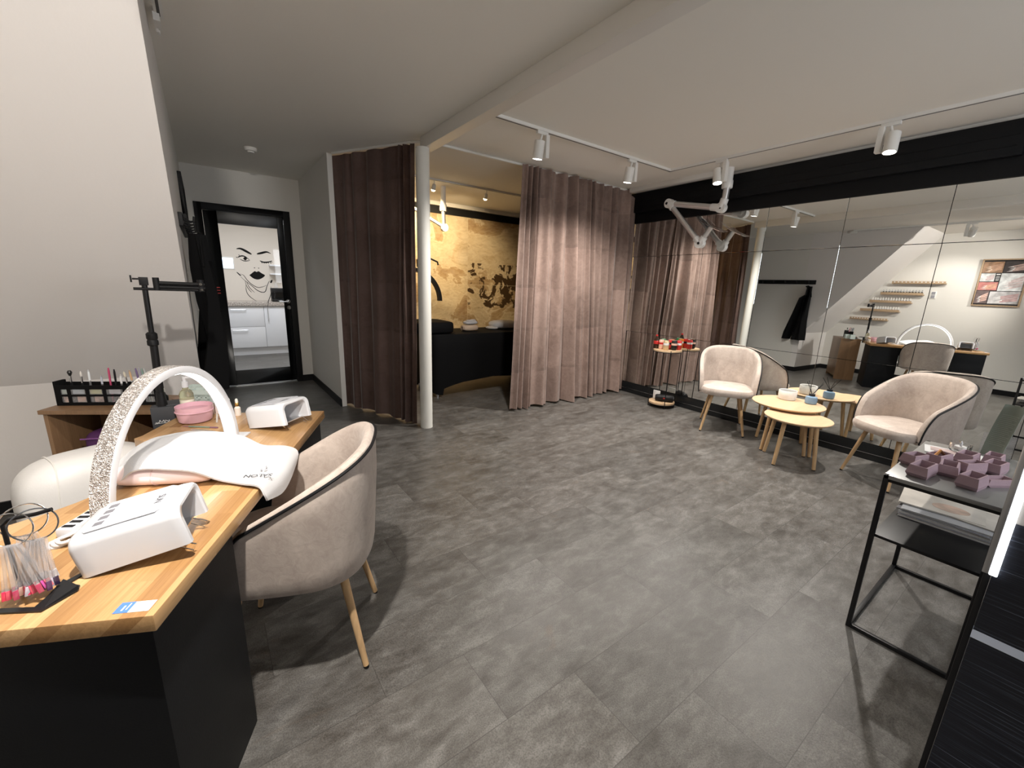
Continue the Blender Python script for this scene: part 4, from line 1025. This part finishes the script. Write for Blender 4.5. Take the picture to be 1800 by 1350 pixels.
# bowl, bottles, tools
bw = thing('pink_bowl', 'pink translucent plastic bowl on the far wing of the desk', 'bowl', D(1.275, .535))
b = MB(); b.lathe([(0, 0), (.055, 0), (.064, .006), (.070, .045), (.072, .075), (.069, .075), (.066, .045), (.060, .01), (0, .008)], 40); b.build('bowl', M_pink, bw)
b = MB(); b.lathe([(.070, .048), (.0745, .05), (.0745, .053), (.0705, .055)], 40); b.build('rim_line', M_pink, bw)
M_oil = mat('pale_oil', (.80, .78, .58), .05, trans=.8, ior=1.3)
ob = thing('oil_bottle', 'tall clear oil bottle with white pump cap behind the pink bowl', 'bottle', D(1.352, .60))
b = MB(); b.lathe([(0, 0), (.026, 0), (.028, .004), (.028, .11), (.022, .125), (.012, .135), (.012, .145), (0, .145)], 28); b.build('bottle', M_oil, ob)
b = MB(); b.lathe([(.014, .143), (.014, .17), (.008, .172), (.008, .195), (0, .195)], 20); b.box((.012, 0, .19), (.036, .011, .009)); b.build('pump_cap', M_whitegloss, ob)
b = MB(); b.lathe([(.0285, .03), (.0285, .085)], 28); b.build('paper_label', mat('cream_label', (.75, .72, .60), .6), ob)
for i, (s, t_) in enumerate(((1.345, .385), (1.355, .425))):
    d_ = thing('dropper_bottle', 'small dropper bottle with white top, '+('the one nearer the far nail lamp' if i == 0 else 'the one half hidden by the arch lamp'), 'bottle', D(s, t_), 0, 'dropper bottles on the desk')
    b = MB(); b.lathe([(0, 0), (.0125, 0), (.0135, .003), (.0135, .038), (.007, .045), (.007, .05), (0, .05)], 20); b.build('bottle', mat('amber_white', (.85, .80, .75), .15), d_)
    b = MB(); b.lathe([(.0085, .047), (.0085, .062), (.007, .064)], 16); b.build('gold_collar', mat('gold', (.75, .48, .16), .25, metal=1), d_)
    b = MB(); b.lathe([(.0065, .062), (.0065, .078), (.004, .084), (0, .085)], 16); b.build('bulb', M_white, d_)
t = thing('cuticle_pusher', 'iridescent metal manicure tool lying in front of the pink bowl', 'manicure tool', D(1.165, .47, .745), TH+R(78))
b = MB(); b.cyl((-.05, 0, 0), (.045, 0, 0), .0035, n=12); b.build('handle', mat('iridescent', (.35, .55, .50), .2, metal=1), t)
b = MB(); b.cyl((.045, 0, 0), (.075, 0, 0), .0025, .0008, 10); b.cyl((-.05, 0, 0), (-.085, 0, 0), .003, .0035, 10); b.build('tip', mat('violet_metal', (.45, .28, .48), .25, metal=1), t)
t = thing('tweezers', 'thin steel tweezers beside the iridescent tool at the towel edge', 'tweezers', D(1.115, .43, .744), TH+R(72))
b = MB()
for s in (-1, 1): b.tube([(-.06, s*.001, 0), (0, s*.006, .001), (.06, s*.0008, 0)], .0016, 6)
b.build('arms', M_chrome, t)
t = thing('nail_file', 'slim pale nail file standing against the arch lamp', 'nail file', D(1.235, .43, .741), TH)
b = MB(); b.box((0, 0, .02), (.004, .006, .04), Matrix.Rotation(R(8), 4, 'X')); b.build('file', M_paper, t)
for i, (s, t_, dx) in enumerate(((1.372, .52, 0), (1.374, .475, 0))):
    t = thing('sample_card', 'white sample card with a dark square, '+('beside the oil bottle' if i == 0 else 'next to the arch lamp'), 'card', D(s, t_, .741), TH+R(90), 'sample cards on the desk')
    b = MB(); b.box((0, 0, .027), (.040, .003, .054)); b.build('card', mat('blush_card', (.72, .62, .58), .6), t)
    b = MB(); b.box((0, .002, .022), (.018, .001, .022)); b.build('dark_square', M_grey, t)
# cable of the near lamp
b = MB()
pts = []
for k in range(3):
    for i in range(24):
        a = 2*pi*i/24; pts.append((.040*cos(a)*(1-.12*k), .022*sin(a)*(1-.1*k)-.01*k, .004+.006*k+.002*sin(3*a)))
b.tube(pts, .0042, 8)
o = b.build('lamp_cable', M_whitegloss); o.location = (-.345, 1.395, .7405); o.rotation_euler = (0, 0, R(40)); tag(o, 'coiled white power cable behind the near nail lamp', 'cable')
ps = thing('power_strip', 'flat white connector block with black slots behind the near lamp', 'connector', (-.325, 1.46, .7415), R(60))
b = MB(); b.box((0, 0, .012), (.12, .04, .024)); b.build('block', M_whitegloss, ps, bevel=.004)
for i in range(5):
    b = MB(); b.box((-.045+i*.022, 0, .0245), (.010, .026, .002)); b.build('slot', M_black, ps)

# nail sample rings on black stand
hs = thing('sample_stand', 'black metal display stand at the near left desk edge', 'display stand', (-.345, 1.15, .741), 0)
b = MB(); b.prism([(-.11, .03), (-.11, .018), (.013, -.052), (.058, -.012), (.059, .006), (.030, .034), (.022, .02), (.0, -.03), (-.09, .022)], 0, .003); b.prism([(.018, .03), (.03, .02), (.062, .052), (.055, .060)], 0, .003); b.build('base_plate', M_blackgloss, hs)
b = MB(); b.add([(.004, -.030, .003), (.016, -.046, .003), (.060, -.010, .003), (.056, .006, .004), (.030, .034, .012)], [(0, 1, 2, 3, 4), (4, 3, 2, 1, 0)]); b.build('bent_flap', M_black, hs, smooth=False)
b = MB(); b.tube([(-.03, .028, .003), (-.03, .028, .165), (-.02, .026, .176), (.020, .016, .180), (.044, .010, .186)], .004, 10); b.build('hanger_rod', M_blackmetal, hs)
def sample_ring(label, c, rz, cols, n_, spread, ringm, base_a, rr_=.034, ln=.094):
    t = thing('sample_ring', label, 'nail samples', c, rz, 'rings of nail samples')
    b = MB(); b.tube([(rr_*cos(2*pi*i/32), .10*rr_*sin(4*pi*i/32), rr_*sin(2*pi*i/32)) for i in range(32)], .0014, 8, True); b.build('ring', ringm, t)
    for i in range(n_):
        f = i/(n_-1)-.5; a = base_a+f*spread
        mt = Matrix.Translation((f*.022, -.002-.006*(i % 2), -rr_+.004)) @ Matrix.Rotation(-a, 4, 'Y') @ Matrix.Rotation(.06*((i % 3)-1), 4, 'X') @ Matrix.Rotation(.5, 4, 'Z')
        b = MB(); b.box((0, 0, -ln/2), (.0075, .0014, ln), mt); s_ = b.build('tip_stick', M_acrylic, t)
        m2 = mat('nail_'+str(cols[i % len(cols)]), cols[i % len(cols)], .15, coat=.5)
        b = MB(); b.box((0, 0, -ln-.010), (.0085, .0028, .020), mt); b.build('painted_nail', m2, s_, bevel=.001)
pk = [(.80, .05, .12), (.75, .10, .16), (.62, .04, .10), (.45, .06, .12), (.72, .12, .45), (.85, .2, .25)]
nd = [(.10, .05, .09), (.62, .40, .34), (.09, .04, .11), (.60, .56, .66), (.03, .02, .06), (.66, .45, .42), (.60, .36, .30)]
sample_ring('ring of pink and red nail samples at the picture edge', (-.362, 1.150, .905), R(0), pk, 12, .36, M_chrome, .06)
sample_ring('ring of nude and dark nail samples on a black wire ring', (-.330, 1.158, .902), R(8), nd, 12, .30, M_darkgrey, -.14)
sample_ring('ring of blank nail samples hanging behind the coloured ones', (-.350, 1.186, .904), R(20), [(.8, .78, .8)], 8, .25, M_chrome, .0)

# technician chair
def rbx(b, c, d, r_, p=4, n1=24, n2=12):
    rows = []
    for j in range(n2+1):
        v_ = -pi/2+pi*j/n2; row = []
        for i in range(n1):
            u_ = 2*pi*i/n1; f = lambda w_, e: math.copysign(abs(w_)**e, w_)
            row.append((c[0]+d[0]/2*f(cos(v_), 2/p)*f(cos(u_), 2/p), c[1]+d[1]/2*f(cos(v_), 2/p)*f(sin(u_), 2/p), c[2]+d[2]/2*f(sin(v_), 2/p)))
        rows.append(row)
    b.grid(rows, True)
tcx = thing('technician_chair', 'white padded chair pushed in behind the manicure desk', 'chair', (-.455, 2.25, 0), R(24))
TH_, TD_, TZ_ = .43, .25, .36
b = MB(); rbx(b, (0, 0, .525), (TH_, TD_, TZ_), .08, 3.2, 48, 24); b.build('backrest', M_whiteleather, tcx)
M_seam = mat('white_seam', (.70, .68, .65), .5)
b = MB(); b.tube([(-.125+.02*cos(a), TD_/2*.96*math.copysign(abs(sin(a))**(2/3.2), sin(a)), .525+TZ_/2*.985*math.copysign(abs(cos(a))**(2/3.2), cos(a))) for a in [2*pi*i/48 for i in range(48)]], .003, 6, True); b.build('seam', M_seam, tcx)
b = MB(); b.lathe([(.0, 0), (.016, .004), (.020, .012), (.010, .02), (0, .022)], 16, mtx=Matrix.Translation((.02, -TD_/2+.003, .545)) @ Matrix.Rotation(R(90), 4, 'X')); b.build('button', M_whiteleather, tcx)
b = MB(); rbx(b, (0, -.02, .37), (.48, .46, .09), .04, 4, 36, 14); b.build('seat', M_whiteleather, tcx)
b = MB(); b.lathe([(.025, .08), (.025, .34)], 20); b.build('gas_lift', M_chrome, tcx)
for i in range(5):
    a = 2*pi*i/5; b = MB(); b.tube([(0, 0, .09), (.24*cos(a), .24*sin(a), .06)], [.018, .012], 10); lg = b.build('leg', M_chrome, tcx)
    b = MB(); b.cyl((.24*cos(a)-.012, .24*sin(a), .028), (.24*cos(a)+.012, .24*sin(a), .028), .028, n=18); b.build('castor', M_black, lg)

# ------------------------------------------------------------------ open cabinet beside the slope
ca = thing('open_cabinet', 'brown oak open cabinet standing under the sloped ceiling', 'cabinet', (-.708, 2.84, 0), R(-29.74))
CW, CD, CH = .66, .30, .75
b = MB(); b.bx(0, CW, 0, CD, CH-.02, CH); b.build('top', M_oakcab, ca, bevel=.0015)
for x in (.01, CW-.02): b = MB(); b.bx(x, x+.018, .012, CD, 0, CH-.02); b.build('side', M_oakcab, ca, bevel=.0015)
b = MB(); b.bx(.028, CW-.02, CD-.012, CD, .05, CH-.02); b.build('back', M_oakcab, ca)
b = MB(); b.bx(.33, .348, .03, CD-.012, .05, CH-.02); b.build('divider', M_oakcab, ca)
for z in (.05, .40): b = MB(); b.bx(.028, CW-.02, .014, CD-.012, z, z+.018); b.build('shelf', M_oakcab, ca)
bg = thing('purple_bag', 'dark purple zip bag inside the open cabinet', 'bag', (-.708, 2.84, .418), R(-29.74))
b = MB(); rbx(b, (.22, .13, .10), (.24, .14, .20), .03, 4, 28, 12); b.build('pouch', M_purple, bg)
b = MB(); b.tube([(.11, .055, .165), (.22, .052, .172), (.33, .055, .165)], .004, 6); b.build('zip', mat('violet_zip', (.25, .10, .30), .4), bg)
def C_(x, y, z=CH):
    a = R(-29.74); return (-.708+x*cos(a)-y*sin(a), 2.84+x*sin(a)+y*cos(a), z)
bh = thing('brush_holder', 'black brush holder with clear pockets on the oak cabinet', 'brush holder', C_(.015, .085), R(-29.74+2))
BL, BH, BD = .45, .122, .06
b = MB()
b.prism([(0, 0), (.03, 0), (BL, 0), (BL, .03), (BL, BD), (0, BD)], 0, .006)
b.bx(0, BL, BD-.004, BD, 0, BH*.9); b.bx(0, .012, 0, BD, 0, BH); b.bx(BL-.012, BL, 0, BD, 0, BH); b.build('case', M_blackcloth, bh, bevel=.001)
for z0, z1 in ((.083, .103), (.047, .056), (.004, .016)):
    b = MB(); b.bx(.008, BL-.008, -.001, .003, z0, z1); b.build('front_band', M_blackcloth, bh)
for x in (.012, .055, .135, .21, .30, .38):
    b = MB(); b.bx(x, x+.014, -.0015, .003, .012, .085); b.build('divider_band', M_blackcloth, bh)
b = MB(); b.bx(.012, BL-.012, .0035, .0045, .014, .098); b.build('clear_pocket', M_acrylic, bh)
for i, (x, col, wd) in enumerate(((.028, (.75, .88, .80), .024), (.075, (.70, .80, .86), .05), (.15, (.85, .85, .45), .05), (.235, (.80, .82, .86), .05), (.315, (.78, .74, .70), .05))):
    b = MB(); b.bx(x, x+wd, .006, .008, .058, .082); b.build('foil_swatch', mat('foil%d' % i, col, .2, metal=.4), bh)
for i, (x, wd) in enumerate(((.030, .03), (.090, .035), (.165, .04))):
    b = MB(); b.bx(x, x+wd, .006, .008, .016, .046); b.build('print_swatch', mat('skin_print', (.72, .48, .38), .4, noise=(40, .5, (1, 1, 1))), bh)
bl = [(.028, .165, 'brush', (.02, .02, .02), 'dark fluffy brush at the left end of the brush holder'), (.088, .165, 'brush', (.70, .66, .62), 'thin white tipped brush second in the brush holder'),
      (.128, .172, 'stick', (.85, .88, .9), 'clear glittering stick in the brush holder'), (.170, .140, 'stick', (.55, .58, .66), 'short grey stick in the middle of the holder'),
      (.205, .180, 'pen', (.70, .10, .22), 'pink pen in the middle of the brush holder'), (.238, .175, 'pen', (.015, .015, .017), 'tall black pen in the brush holder'),
      (.270, .150, 'stick', (.85, .85, .86), 'clear stick right of the black pen'), (.305, .168, 'brush', (.75, .68, .55), 'beige brush right of the clear stick'),
      (.325, .172, 'stick', (.70, .45, .25), 'copper coloured stick in the brush holder'), (.352, .182, 'pen', (.22, .16, .30), 'violet pen at the right of the holder'),
      (.368, .184, 'pen', (.45, .42, .50), 'silver violet pen at the right of the holder'), (.384, .182, 'pen', (.30, .42, .38), 'silver green pen at the right of the holder'),
      (.400, .184, 'pen', (.55, .57, .56), 'silver pen at the right end of the holder')]
for x, h, kd, col, lab in bl:
    p = C_(.035+x, .115+.01*sin(40*x), CH+.0075)
    nm = {'brush': 'makeup_brush', 'stick': 'cuticle_stick', 'pen': 'nail_pen'}[kd]
    t = thing(nm, lab, kd, p, rot=(R(4), R(-4 if x > .3 else 2), 0), group='brushes and pens in the holder')
    m2 = mat('tool_'+str(col), col, .3, metal=.3 if kd == 'pen' else 0)
    if kd == 'brush':
        b = MB(); b.lathe([(0, 0), (.004, 0), (.0045, h*.62), (.004, h*.64)], 14); b.build('handle', M_black, t)
        b = MB(); b.lathe([(.004, h*.62), (.0045, h*.85)], 14); b.build('ferrule', M_chrome, t)
        b = MB(); b.lathe([(.0045, h*.84), (.010 if x < .05 else .005, h*.94), (.006 if x < .05 else .001, h), (0, h)], 14); b.build('bristles', m2, t)
    else:
        b = MB(); b.lathe([(0, 0), (.0038, 0), (.0042, h*.8), (.003, h), (0, h)], 12); b.build('barrel', m2 if kd == 'pen' else M_acrylic, t)
        b = MB(); b.lathe([(.0044, h*.70), (.0044, h*.92), (.002, h*1.005), (0, h*1.005)], 12); b.build('cap', m2, t)
# jars and baskets
t = thing('amber_jar', 'dark round jar with brown lid on the oak cabinet', 'jar', C_(.575, .09))
b = MB(); b.lathe([(0, 0), (.026, 0), (.028, .004), (.028, .026), (.025, .03), (0, .03)], 28); b.build('jar', M_darkgrey, t)
b = MB(); b.lathe([(.028, .029), (.029, .031), (.029, .042), (0, .043)], 28); b.build('lid', mat('brown_lid', (.25, .15, .10), .4), t)
b = MB(); b.lathe([(.0285, .008), (.0285, .022)], 28); b.build('paper_label', mat('slate_label', (.28, .32, .38), .5), t)
t = thing('white_jar', 'tiny white jar on the oak cabinet in front of the dark jar', 'jar', C_(.535, .05))
b = MB(); b.lathe([(0, 0), (.012, 0), (.0125, .022), (0, .022)], 20); b.build('jar', M_white, t)
b = MB(); b.lathe([(.0115, .022), (.0115, .030), (0, .031)], 20); b.build('lid', M_paper, t)
t = thing('black_bottle', 'small black bottle on the oak cabinet behind the arch lamp', 'bottle', C_(.505, .09))
b = MB(); b.lathe([(0, 0), (.016, 0), (.017, .05), (.008, .06), (.008, .075), (0, .075)], 20); b.build('bottle', M_blackgloss, t)
b = MB(); b.lathe([(.009, .07), (.009, .09), (0, .091)], 16); b.build('cap', M_white, t)
M_mint = mat('mint_plastic', (.62, .70, .66), .4)
for i, (x, y) in enumerate(((.615, .16), (.675, .10))):
    t = thing('perforated_basket', ('pale green perforated basket left of the black stand' if i == 0 else 'pale green perforated basket right of the black stand'), 'basket', C_(x-.02, y+.05), R(-29.74), 'pale green baskets')
    w_, d_, h_ = .085, .07, .075
    b = MB()
    for sy in (-1, 1):
        for k in range(5): b.bx(-w_/2+k*w_/4-.007, -w_/2+k*w_/4+.007, sy*d_/2-.002, sy*d_/2+.002, 0, h_*.62)
        for k in range(3): b.bx(-w_/2-.007, w_/2+.007, sy*d_/2-.002, sy*d_/2+.002, k*.02, k*.02+.012)
        b.bx(-w_/2-.007, w_/2+.007, sy*d_/2-.002, sy*d_/2+.002, h_*.60, h_)
    for sx in (-1, 1): b.bx(sx*(w_/2+.005)-.002, sx*(w_/2+.005)+.002, -d_/2, d_/2, 0, h_)
    b.bx(-w_/2, w_/2, -d_/2, d_/2, 0, .003); b.build('basket', M_mint, t)
# phone stand clamped to the cabinet edge
ps_ = thing('phone_stand', 'tall black clamp stand with folded arm at the cabinet corner', 'phone stand', (-.222, 2.490, 0))
b = MB(); b.box((0, 0, .745), (.085, .07, .10)); b.box((.03, .035, .794), (.10, .10, .010)); b.build('clamp', M_darkgrey, ps_, bevel=.003)
b = MB(); pts = [(-.03+.06*i/40, -.036, .722+.004*sin(i*1.35)+(.010*abs(sin(i*.42)) if 6 < i < 34 else 0)) for i in range(41)]; b.tube(pts, .0009, 5); b.tube([(-.034, -.036, .7195), (.034, -.036, .7205)], .0008, 5); b.build('logo_script', M_paper, ps_)
b = MB(); b.cyl((0, 0, .795), (0, 0, .86), .022, .017, 18); b.cyl((0, 0, .86), (.006, 0, 1.10), .015, n=16); b.build('lower_pole', M_blackmetal, ps_)
b = MB(); b.lathe([(.016, 0), (.021, .004), (.021, .022), (.018, .028), (.021, .034), (.021, .055), (.014, .062)], 20, (.004, 0, 1.08)); b.build('lock_collar', M_black, ps_)
b = MB(); b.cyl((.005, 0, 1.13), (.008, 0, 1.365), .0105, n=16); b.build('upper_pole', M_blackmetal, ps_)
b = MB(); b.bx(-.008, .022, -.014, .014, 1.35, 1.385); b.cyl((-.03, 0, 1.377), (.0, 0, 1.377), .004, n=10); b.box((-.034, 0, 1.377), (.006, .008, .03)); b.build('head_clamp', M_black, ps_, bevel=.002)
for z, x0_, x1_ in ((1.362, .045, .225), (1.345, .045, .225), (1.335, -.03, .20)):
    b = MB(); b.cyl((x0_, -.01, z), (x1_, .01, z-.004), .0085 if x0_ > 0 else .006, n=14); b.build('arm', M_black, ps_)
b = MB(); b.cyl((.05, -.01, 1.33), (.05, -.01, 1.385), .012, n=16); b.cyl((.210, .01, 1.325), (.210, .01, 1.38), .014, n=16); b.build('arm_joint', M_black, ps_)
b = MB(); b.cyl((.210, -.003, 1.36), (.210, -.02, 1.36), .006, n=12); b.cyl((.212, -.003, 1.335), (.212, -.02, 1.335), .005, n=12); b.build('screw', M_chrome, ps_)

# ------------------------------------------------------------------ left wall: shelves, poster, switch (seen in the mirrors)
shz = [(1.85, 2.58, 1.795), (2.104, 2.712, 1.59), (2.238, 2.85, 1.44), (2.376, 2.972, 1.27), (2.517, 3.108, 1.095)]
nmz = ['top', 'second', 'third', 'fourth', 'lowest']
for i, (ya, yb, z) in enumerate(shz):
    t = thing('wall_shelf', f'narrow oak picture ledge, {nmz[i]} of the stepped ledges on the left wall', 'shelf', (XL, (ya+yb)/2, z), 0, 'stepped wall ledges')
    hl = (yb-ya)/2
    b = MB(); b.bx(0, .085, -hl, hl, -.018, 0); b.build('board', M_shelfwood, t, bevel=.0015)
    b = MB(); b.bx(.078, .088, -hl, hl, -.018, .028); b.build('front_lip', M_shelfwood, t, bevel=.0015)
    if i in (0, 4):
        for k in range(13):
            b = MB(); y = -hl+.04+(2*hl-.08)*k/12; b.cyl((.088, y, .012), (.0895, y, .012), .009, n=12); b.build('white_dot', M_paper, t)
    else:
        proto = None
        n_ = 14 if i == 1 else 15
        for k in range(n_):
            y = (ya+yb)/2-hl+.03+(2*hl-.06)*k/(n_-1)
            if i == 3 and k > 10: continue
            if proto is None:
                r_ = thing('polish_bottle', {1: 'black capped nail polish bottle on the second ledge', 2: 'white nail polish bottle on the third ledge', 3: 'white nail polish bottle on the fourth ledge'}[i], 'bottle', (XL+.045, y, z), 0, f'nail polish on the {nmz[i]} ledge')
                b = MB(); b.lathe([(0, 0), (.012, 0), (.013, .004), (.013, .036), (.006, .044), (0, .044)], 14); b.build('bottle', M_black if i == 1 else M_whitegloss, r_)
                b = MB(); b.lathe([(.0065, .043), (.0075, .078), (0, .08)], 12); b.build('cap', M_alu if i == 1 else M_white, r_); proto = r_
            else:
                c = copy_tree(proto); c.location = (XL+.045, y, z)
po = thing('nail_poster', 'oak framed poster with a collage of manicured hands', 'poster', (XL, 1.222, 1.81))
pw, ph = .268, .378
b = MB()
for q_ in ((-pw, pw, ph-.02, ph), (-pw, pw, -ph, -ph+.02), (-pw, -pw+.02, -ph+.02, ph-.02), (pw-.02, pw, -ph+.02, ph-.02)): b.bx(0, .03, q_[0], q_[1], q_[2], q_[3])
b.build('frame', M_shelfwood, po, bevel=.002)
b = MB(); b.bx(0, .015, -pw+.02, pw-.02, -ph+.02, ph-.02); b.build('backing', mat('poster_black', (.02, .02, .022), .4), po)
def photo(y0, y1, z0, z1, bgc, fing, nails, seed):
    b = MB(); b.bx(.015, .0158, y0, y1, z0, z1); f = b.build('photo', mat('pb%d' % seed, bgc, .4, noise=(14, .35, (1, 1, 1))), po)
    b = MB(); c2 = MB(); W2, H2 = y1-y0, z1-z0; rnd = random.Random(seed)
    for k in range(4):
        p = (y0+W2*.06, z0+H2*(.80-.16*k)); q2 = (y0+W2*(.60+.05*sin(k*2+seed)), z0+H2*(.55-.13*k)); e = (q2[0]+W2*.22, q2[1]-H2*.08)
        wv = H2*.065
        b.add([(.0162, p[0], p[1]-wv), (.0162, q2[0], q2[1]-wv*.8), (.0162, q2[0], q2[1]+wv*.8), (.0162, p[0], p[1]+wv)], [(0, 1, 2, 3)])
        c2.add([(.0164, q2[0]-W2*.02, q2[1]-wv*.7), (.0164, e[0], e[1]), (.0164, q2[0]-W2*.02, q2[1]+wv*.7)], [(0, 1, 2)])
    b.build('hand_print', mat('pf%d' % seed, fing, .4, noise=(20, .25, (1, 1, 1))), f, smooth=False); c2.build('nail_print', mat('pn%d' % seed, nails, .3), f, smooth=False)
photo(.02, .245, .16, .335, (.34, .20, .12), (.52, .32, .22), (.75, .62, .50), 1)
photo(-.245, .01, .16, .335, (.06, .05, .05), (.50, .36, .32), (.85, .80, .78), 2)
photo(.085, .245, .02, .15, (.55, .57, .57), (.52, .40, .40), (.85, .80, .80), 3)
photo(.03, .245, -.12, .01, (.50, .20, .18), (.72, .42, .30), (.85, .75, .70), 4)
photo(-.245, .02, -.13, .15, (.66, .68, .69), (.60, .50, .50), (.80, .74, .74), 5)
photo(.10, .245, -.335, -.13, (.16, .12, .12), (.62, .42, .36), (.90, .88, .86), 6)
photo(-.245, .09, -.335, -.14, (.55, .54, .55), (.52, .34, .34), (.86, .84, .84), 7)
b = MB()
for k, (w_, z) in enumerate(((.045, .125), (.04, .095), (.045, .075), (.04, .055), (.035, .035))): b.bx(.0155, .0162, .052-w_/2, .052+w_/2, z, z+(.016 if k == 0 else .007))
b.build('caption_bars', M_paper, po)
ws = thing('wall_switch', 'small grey double wall switch near the ledges', 'switch', (XL, 1.987, 1.59))
b = MB(); b.box((.005, 0, 0), (.010, .08, .13)); b.build('plate', M_track, ws, bevel=.002)
for z in (-.03, .03): b = MB(); b.box((.012, 0, z), (.006, .05, .05)); b.build('rocker', M_grey, ws, bevel=.002)

# ------------------------------------------------------------------ treatment room
bd = thing('treatment_bed', 'black covered treatment bed behind the curtains', 'treatment bed', (3.05, 4.935, 0))
HLb, HWb, ZT = .87, .335, .79
ring = []
def perim(n=120):
    out = []
    for i in range(n):
        a = 2*pi*i/n; e = 2/9; out.append((HLb*math.copysign(abs(cos(a))**e, cos(a)), HWb*math.copysign(abs(sin(a))**e, sin(a))))
    return out
pr = perim(); rows = []
for f in (0, .25, .5, .75, 1.0):
    row = []
    for x, y in pr:
        if abs(y) > HWb*.97: zb_ = .02+.18*(1-(abs(x)/HLb)**2)**.6 if abs(x) < HLb else .02
        else: zb_ = .02+.10*(1-(abs(y)/HWb)**2)
        row.append((x*(1-.0*f), y, ZT-.02-(ZT-.02-zb_)*f))
    rows.append(row)
b = MB(); top = [(x*.985, y*.97, ZT) for x, y in pr]; b.grid([top]+rows, True); b.add(top, [tuple(range(len(top)))]); b.build('stretch_cover', M_blackcloth, bd)
b = MB(); rbx(b, (-HLb+.08, 0, ZT+.075), (.52, .56, .155), .05, 6, 36, 14); b.build('head_bolster', M_blackcloth, bd)
for sx in (-1, 1):
    for sy in (-1, 1): b = MB(); b.cyl((sx*.80, sy*.28, 0), (sx*.80, sy*.28, .70), .02, n=12); b.build('leg', M_chrome, bd)
rt_ = thing('rolled_towel', 'beige rolled towel on the black treatment bed', 'towel', (2.85, 4.90, ZT), R(4))
b = MB(); rbx(b, (0, 0, .042), (.24, .15, .084), .03, 3.2, 32, 14); b.build('roll', M_beige, rt_)
b = MB()
for r_ in (.02, .032): b.tube([(-.121, r_*cos(a), .042+r_*sin(a)) for a in [2*pi*i/20 for i in range(20)]], .003, 6, True)
b.build('spiral_end', mat('beige_seam', (.45, .34, .25), .9), rt_)
ft = thing('folded_towel', 'white folded towel on top of the beige roll', 'towel', (2.86, 4.90, ZT+.086), R(8))
b = MB(); rbx(b, (0, 0, .025), (.20, .14, .05), .02, 3, 32, 12); b.build('fold', M_towel, ft)
b = MB(); rbx(b, (-.03, -.02, .05), (.10, .08, .03), .02, 2.4, 24, 10); rbx(b, (.045, .0, .05), (.08, .08, .035), .02, 2.4, 24, 10); b.build('twist', M_towel, ft)
pl_ = thing('white_pillow', 'white towel covered pillow at the right end of the treatment bed', 'pillow', (3.50, 5.02, ZT), R(-8))
b = MB(); rbx(b, (0, 0, .06), (.46, .30, .12), .05, 2.8, 36, 14); b.build('cushion', M_towel, pl_)
b = MB(); rbx(b, (-.22, -.05, .02), (.16, .2, .04), .02, 2.6, 24, 10); b.build('towel_end', M_towel, pl_)
ml = thing('moon_lamp', 'black half-moon lamp on a stand beside the treatment bed', 'floor lamp', (2.40, 5.52, 0))
b = MB(); b.lathe([(0, 0), (.16, 0), (.16, .012), (.02, .02), (0, .02)], 32); b.build('base', M_black, ml)
b = MB(); b.cyl((0, 0, .02), (0, 0, 1.66), .012, n=14); b.build('pole', M_black, ml)
b = MB(); rws = []
for i in range(41):
    a = R(200)-R(200)*i/40+R(-0); ca, sa = cos(a), sin(a)
    rws.append([(-.11+.44*ca, -.02-.03, 1.16+.44*sa), (-.11+.44*ca, -.02+.03, 1.16+.44*sa), (-.11+.39*ca, -.02+.03, 1.16+.39*sa), (-.11+.39*ca, -.02-.03, 1.16+.39*sa)])
b.grid(rws, True); b.add(rws[0], [(0, 1, 2, 3)]); b.add(rws[-1], [(3, 2, 1, 0)]); b.build('arc', M_black, ml)
b = MB(); b.tube([(0, -.02, 1.60), (.06, -.03, 1.69), (.16, -.03, 1.73), (.27, -.03, 1.69), (.28, -.03, 1.65)], .012, 8); b.box((.0, -.02, 1.66), (.05, .05, .10)); b.build('bracket', M_black, ml)
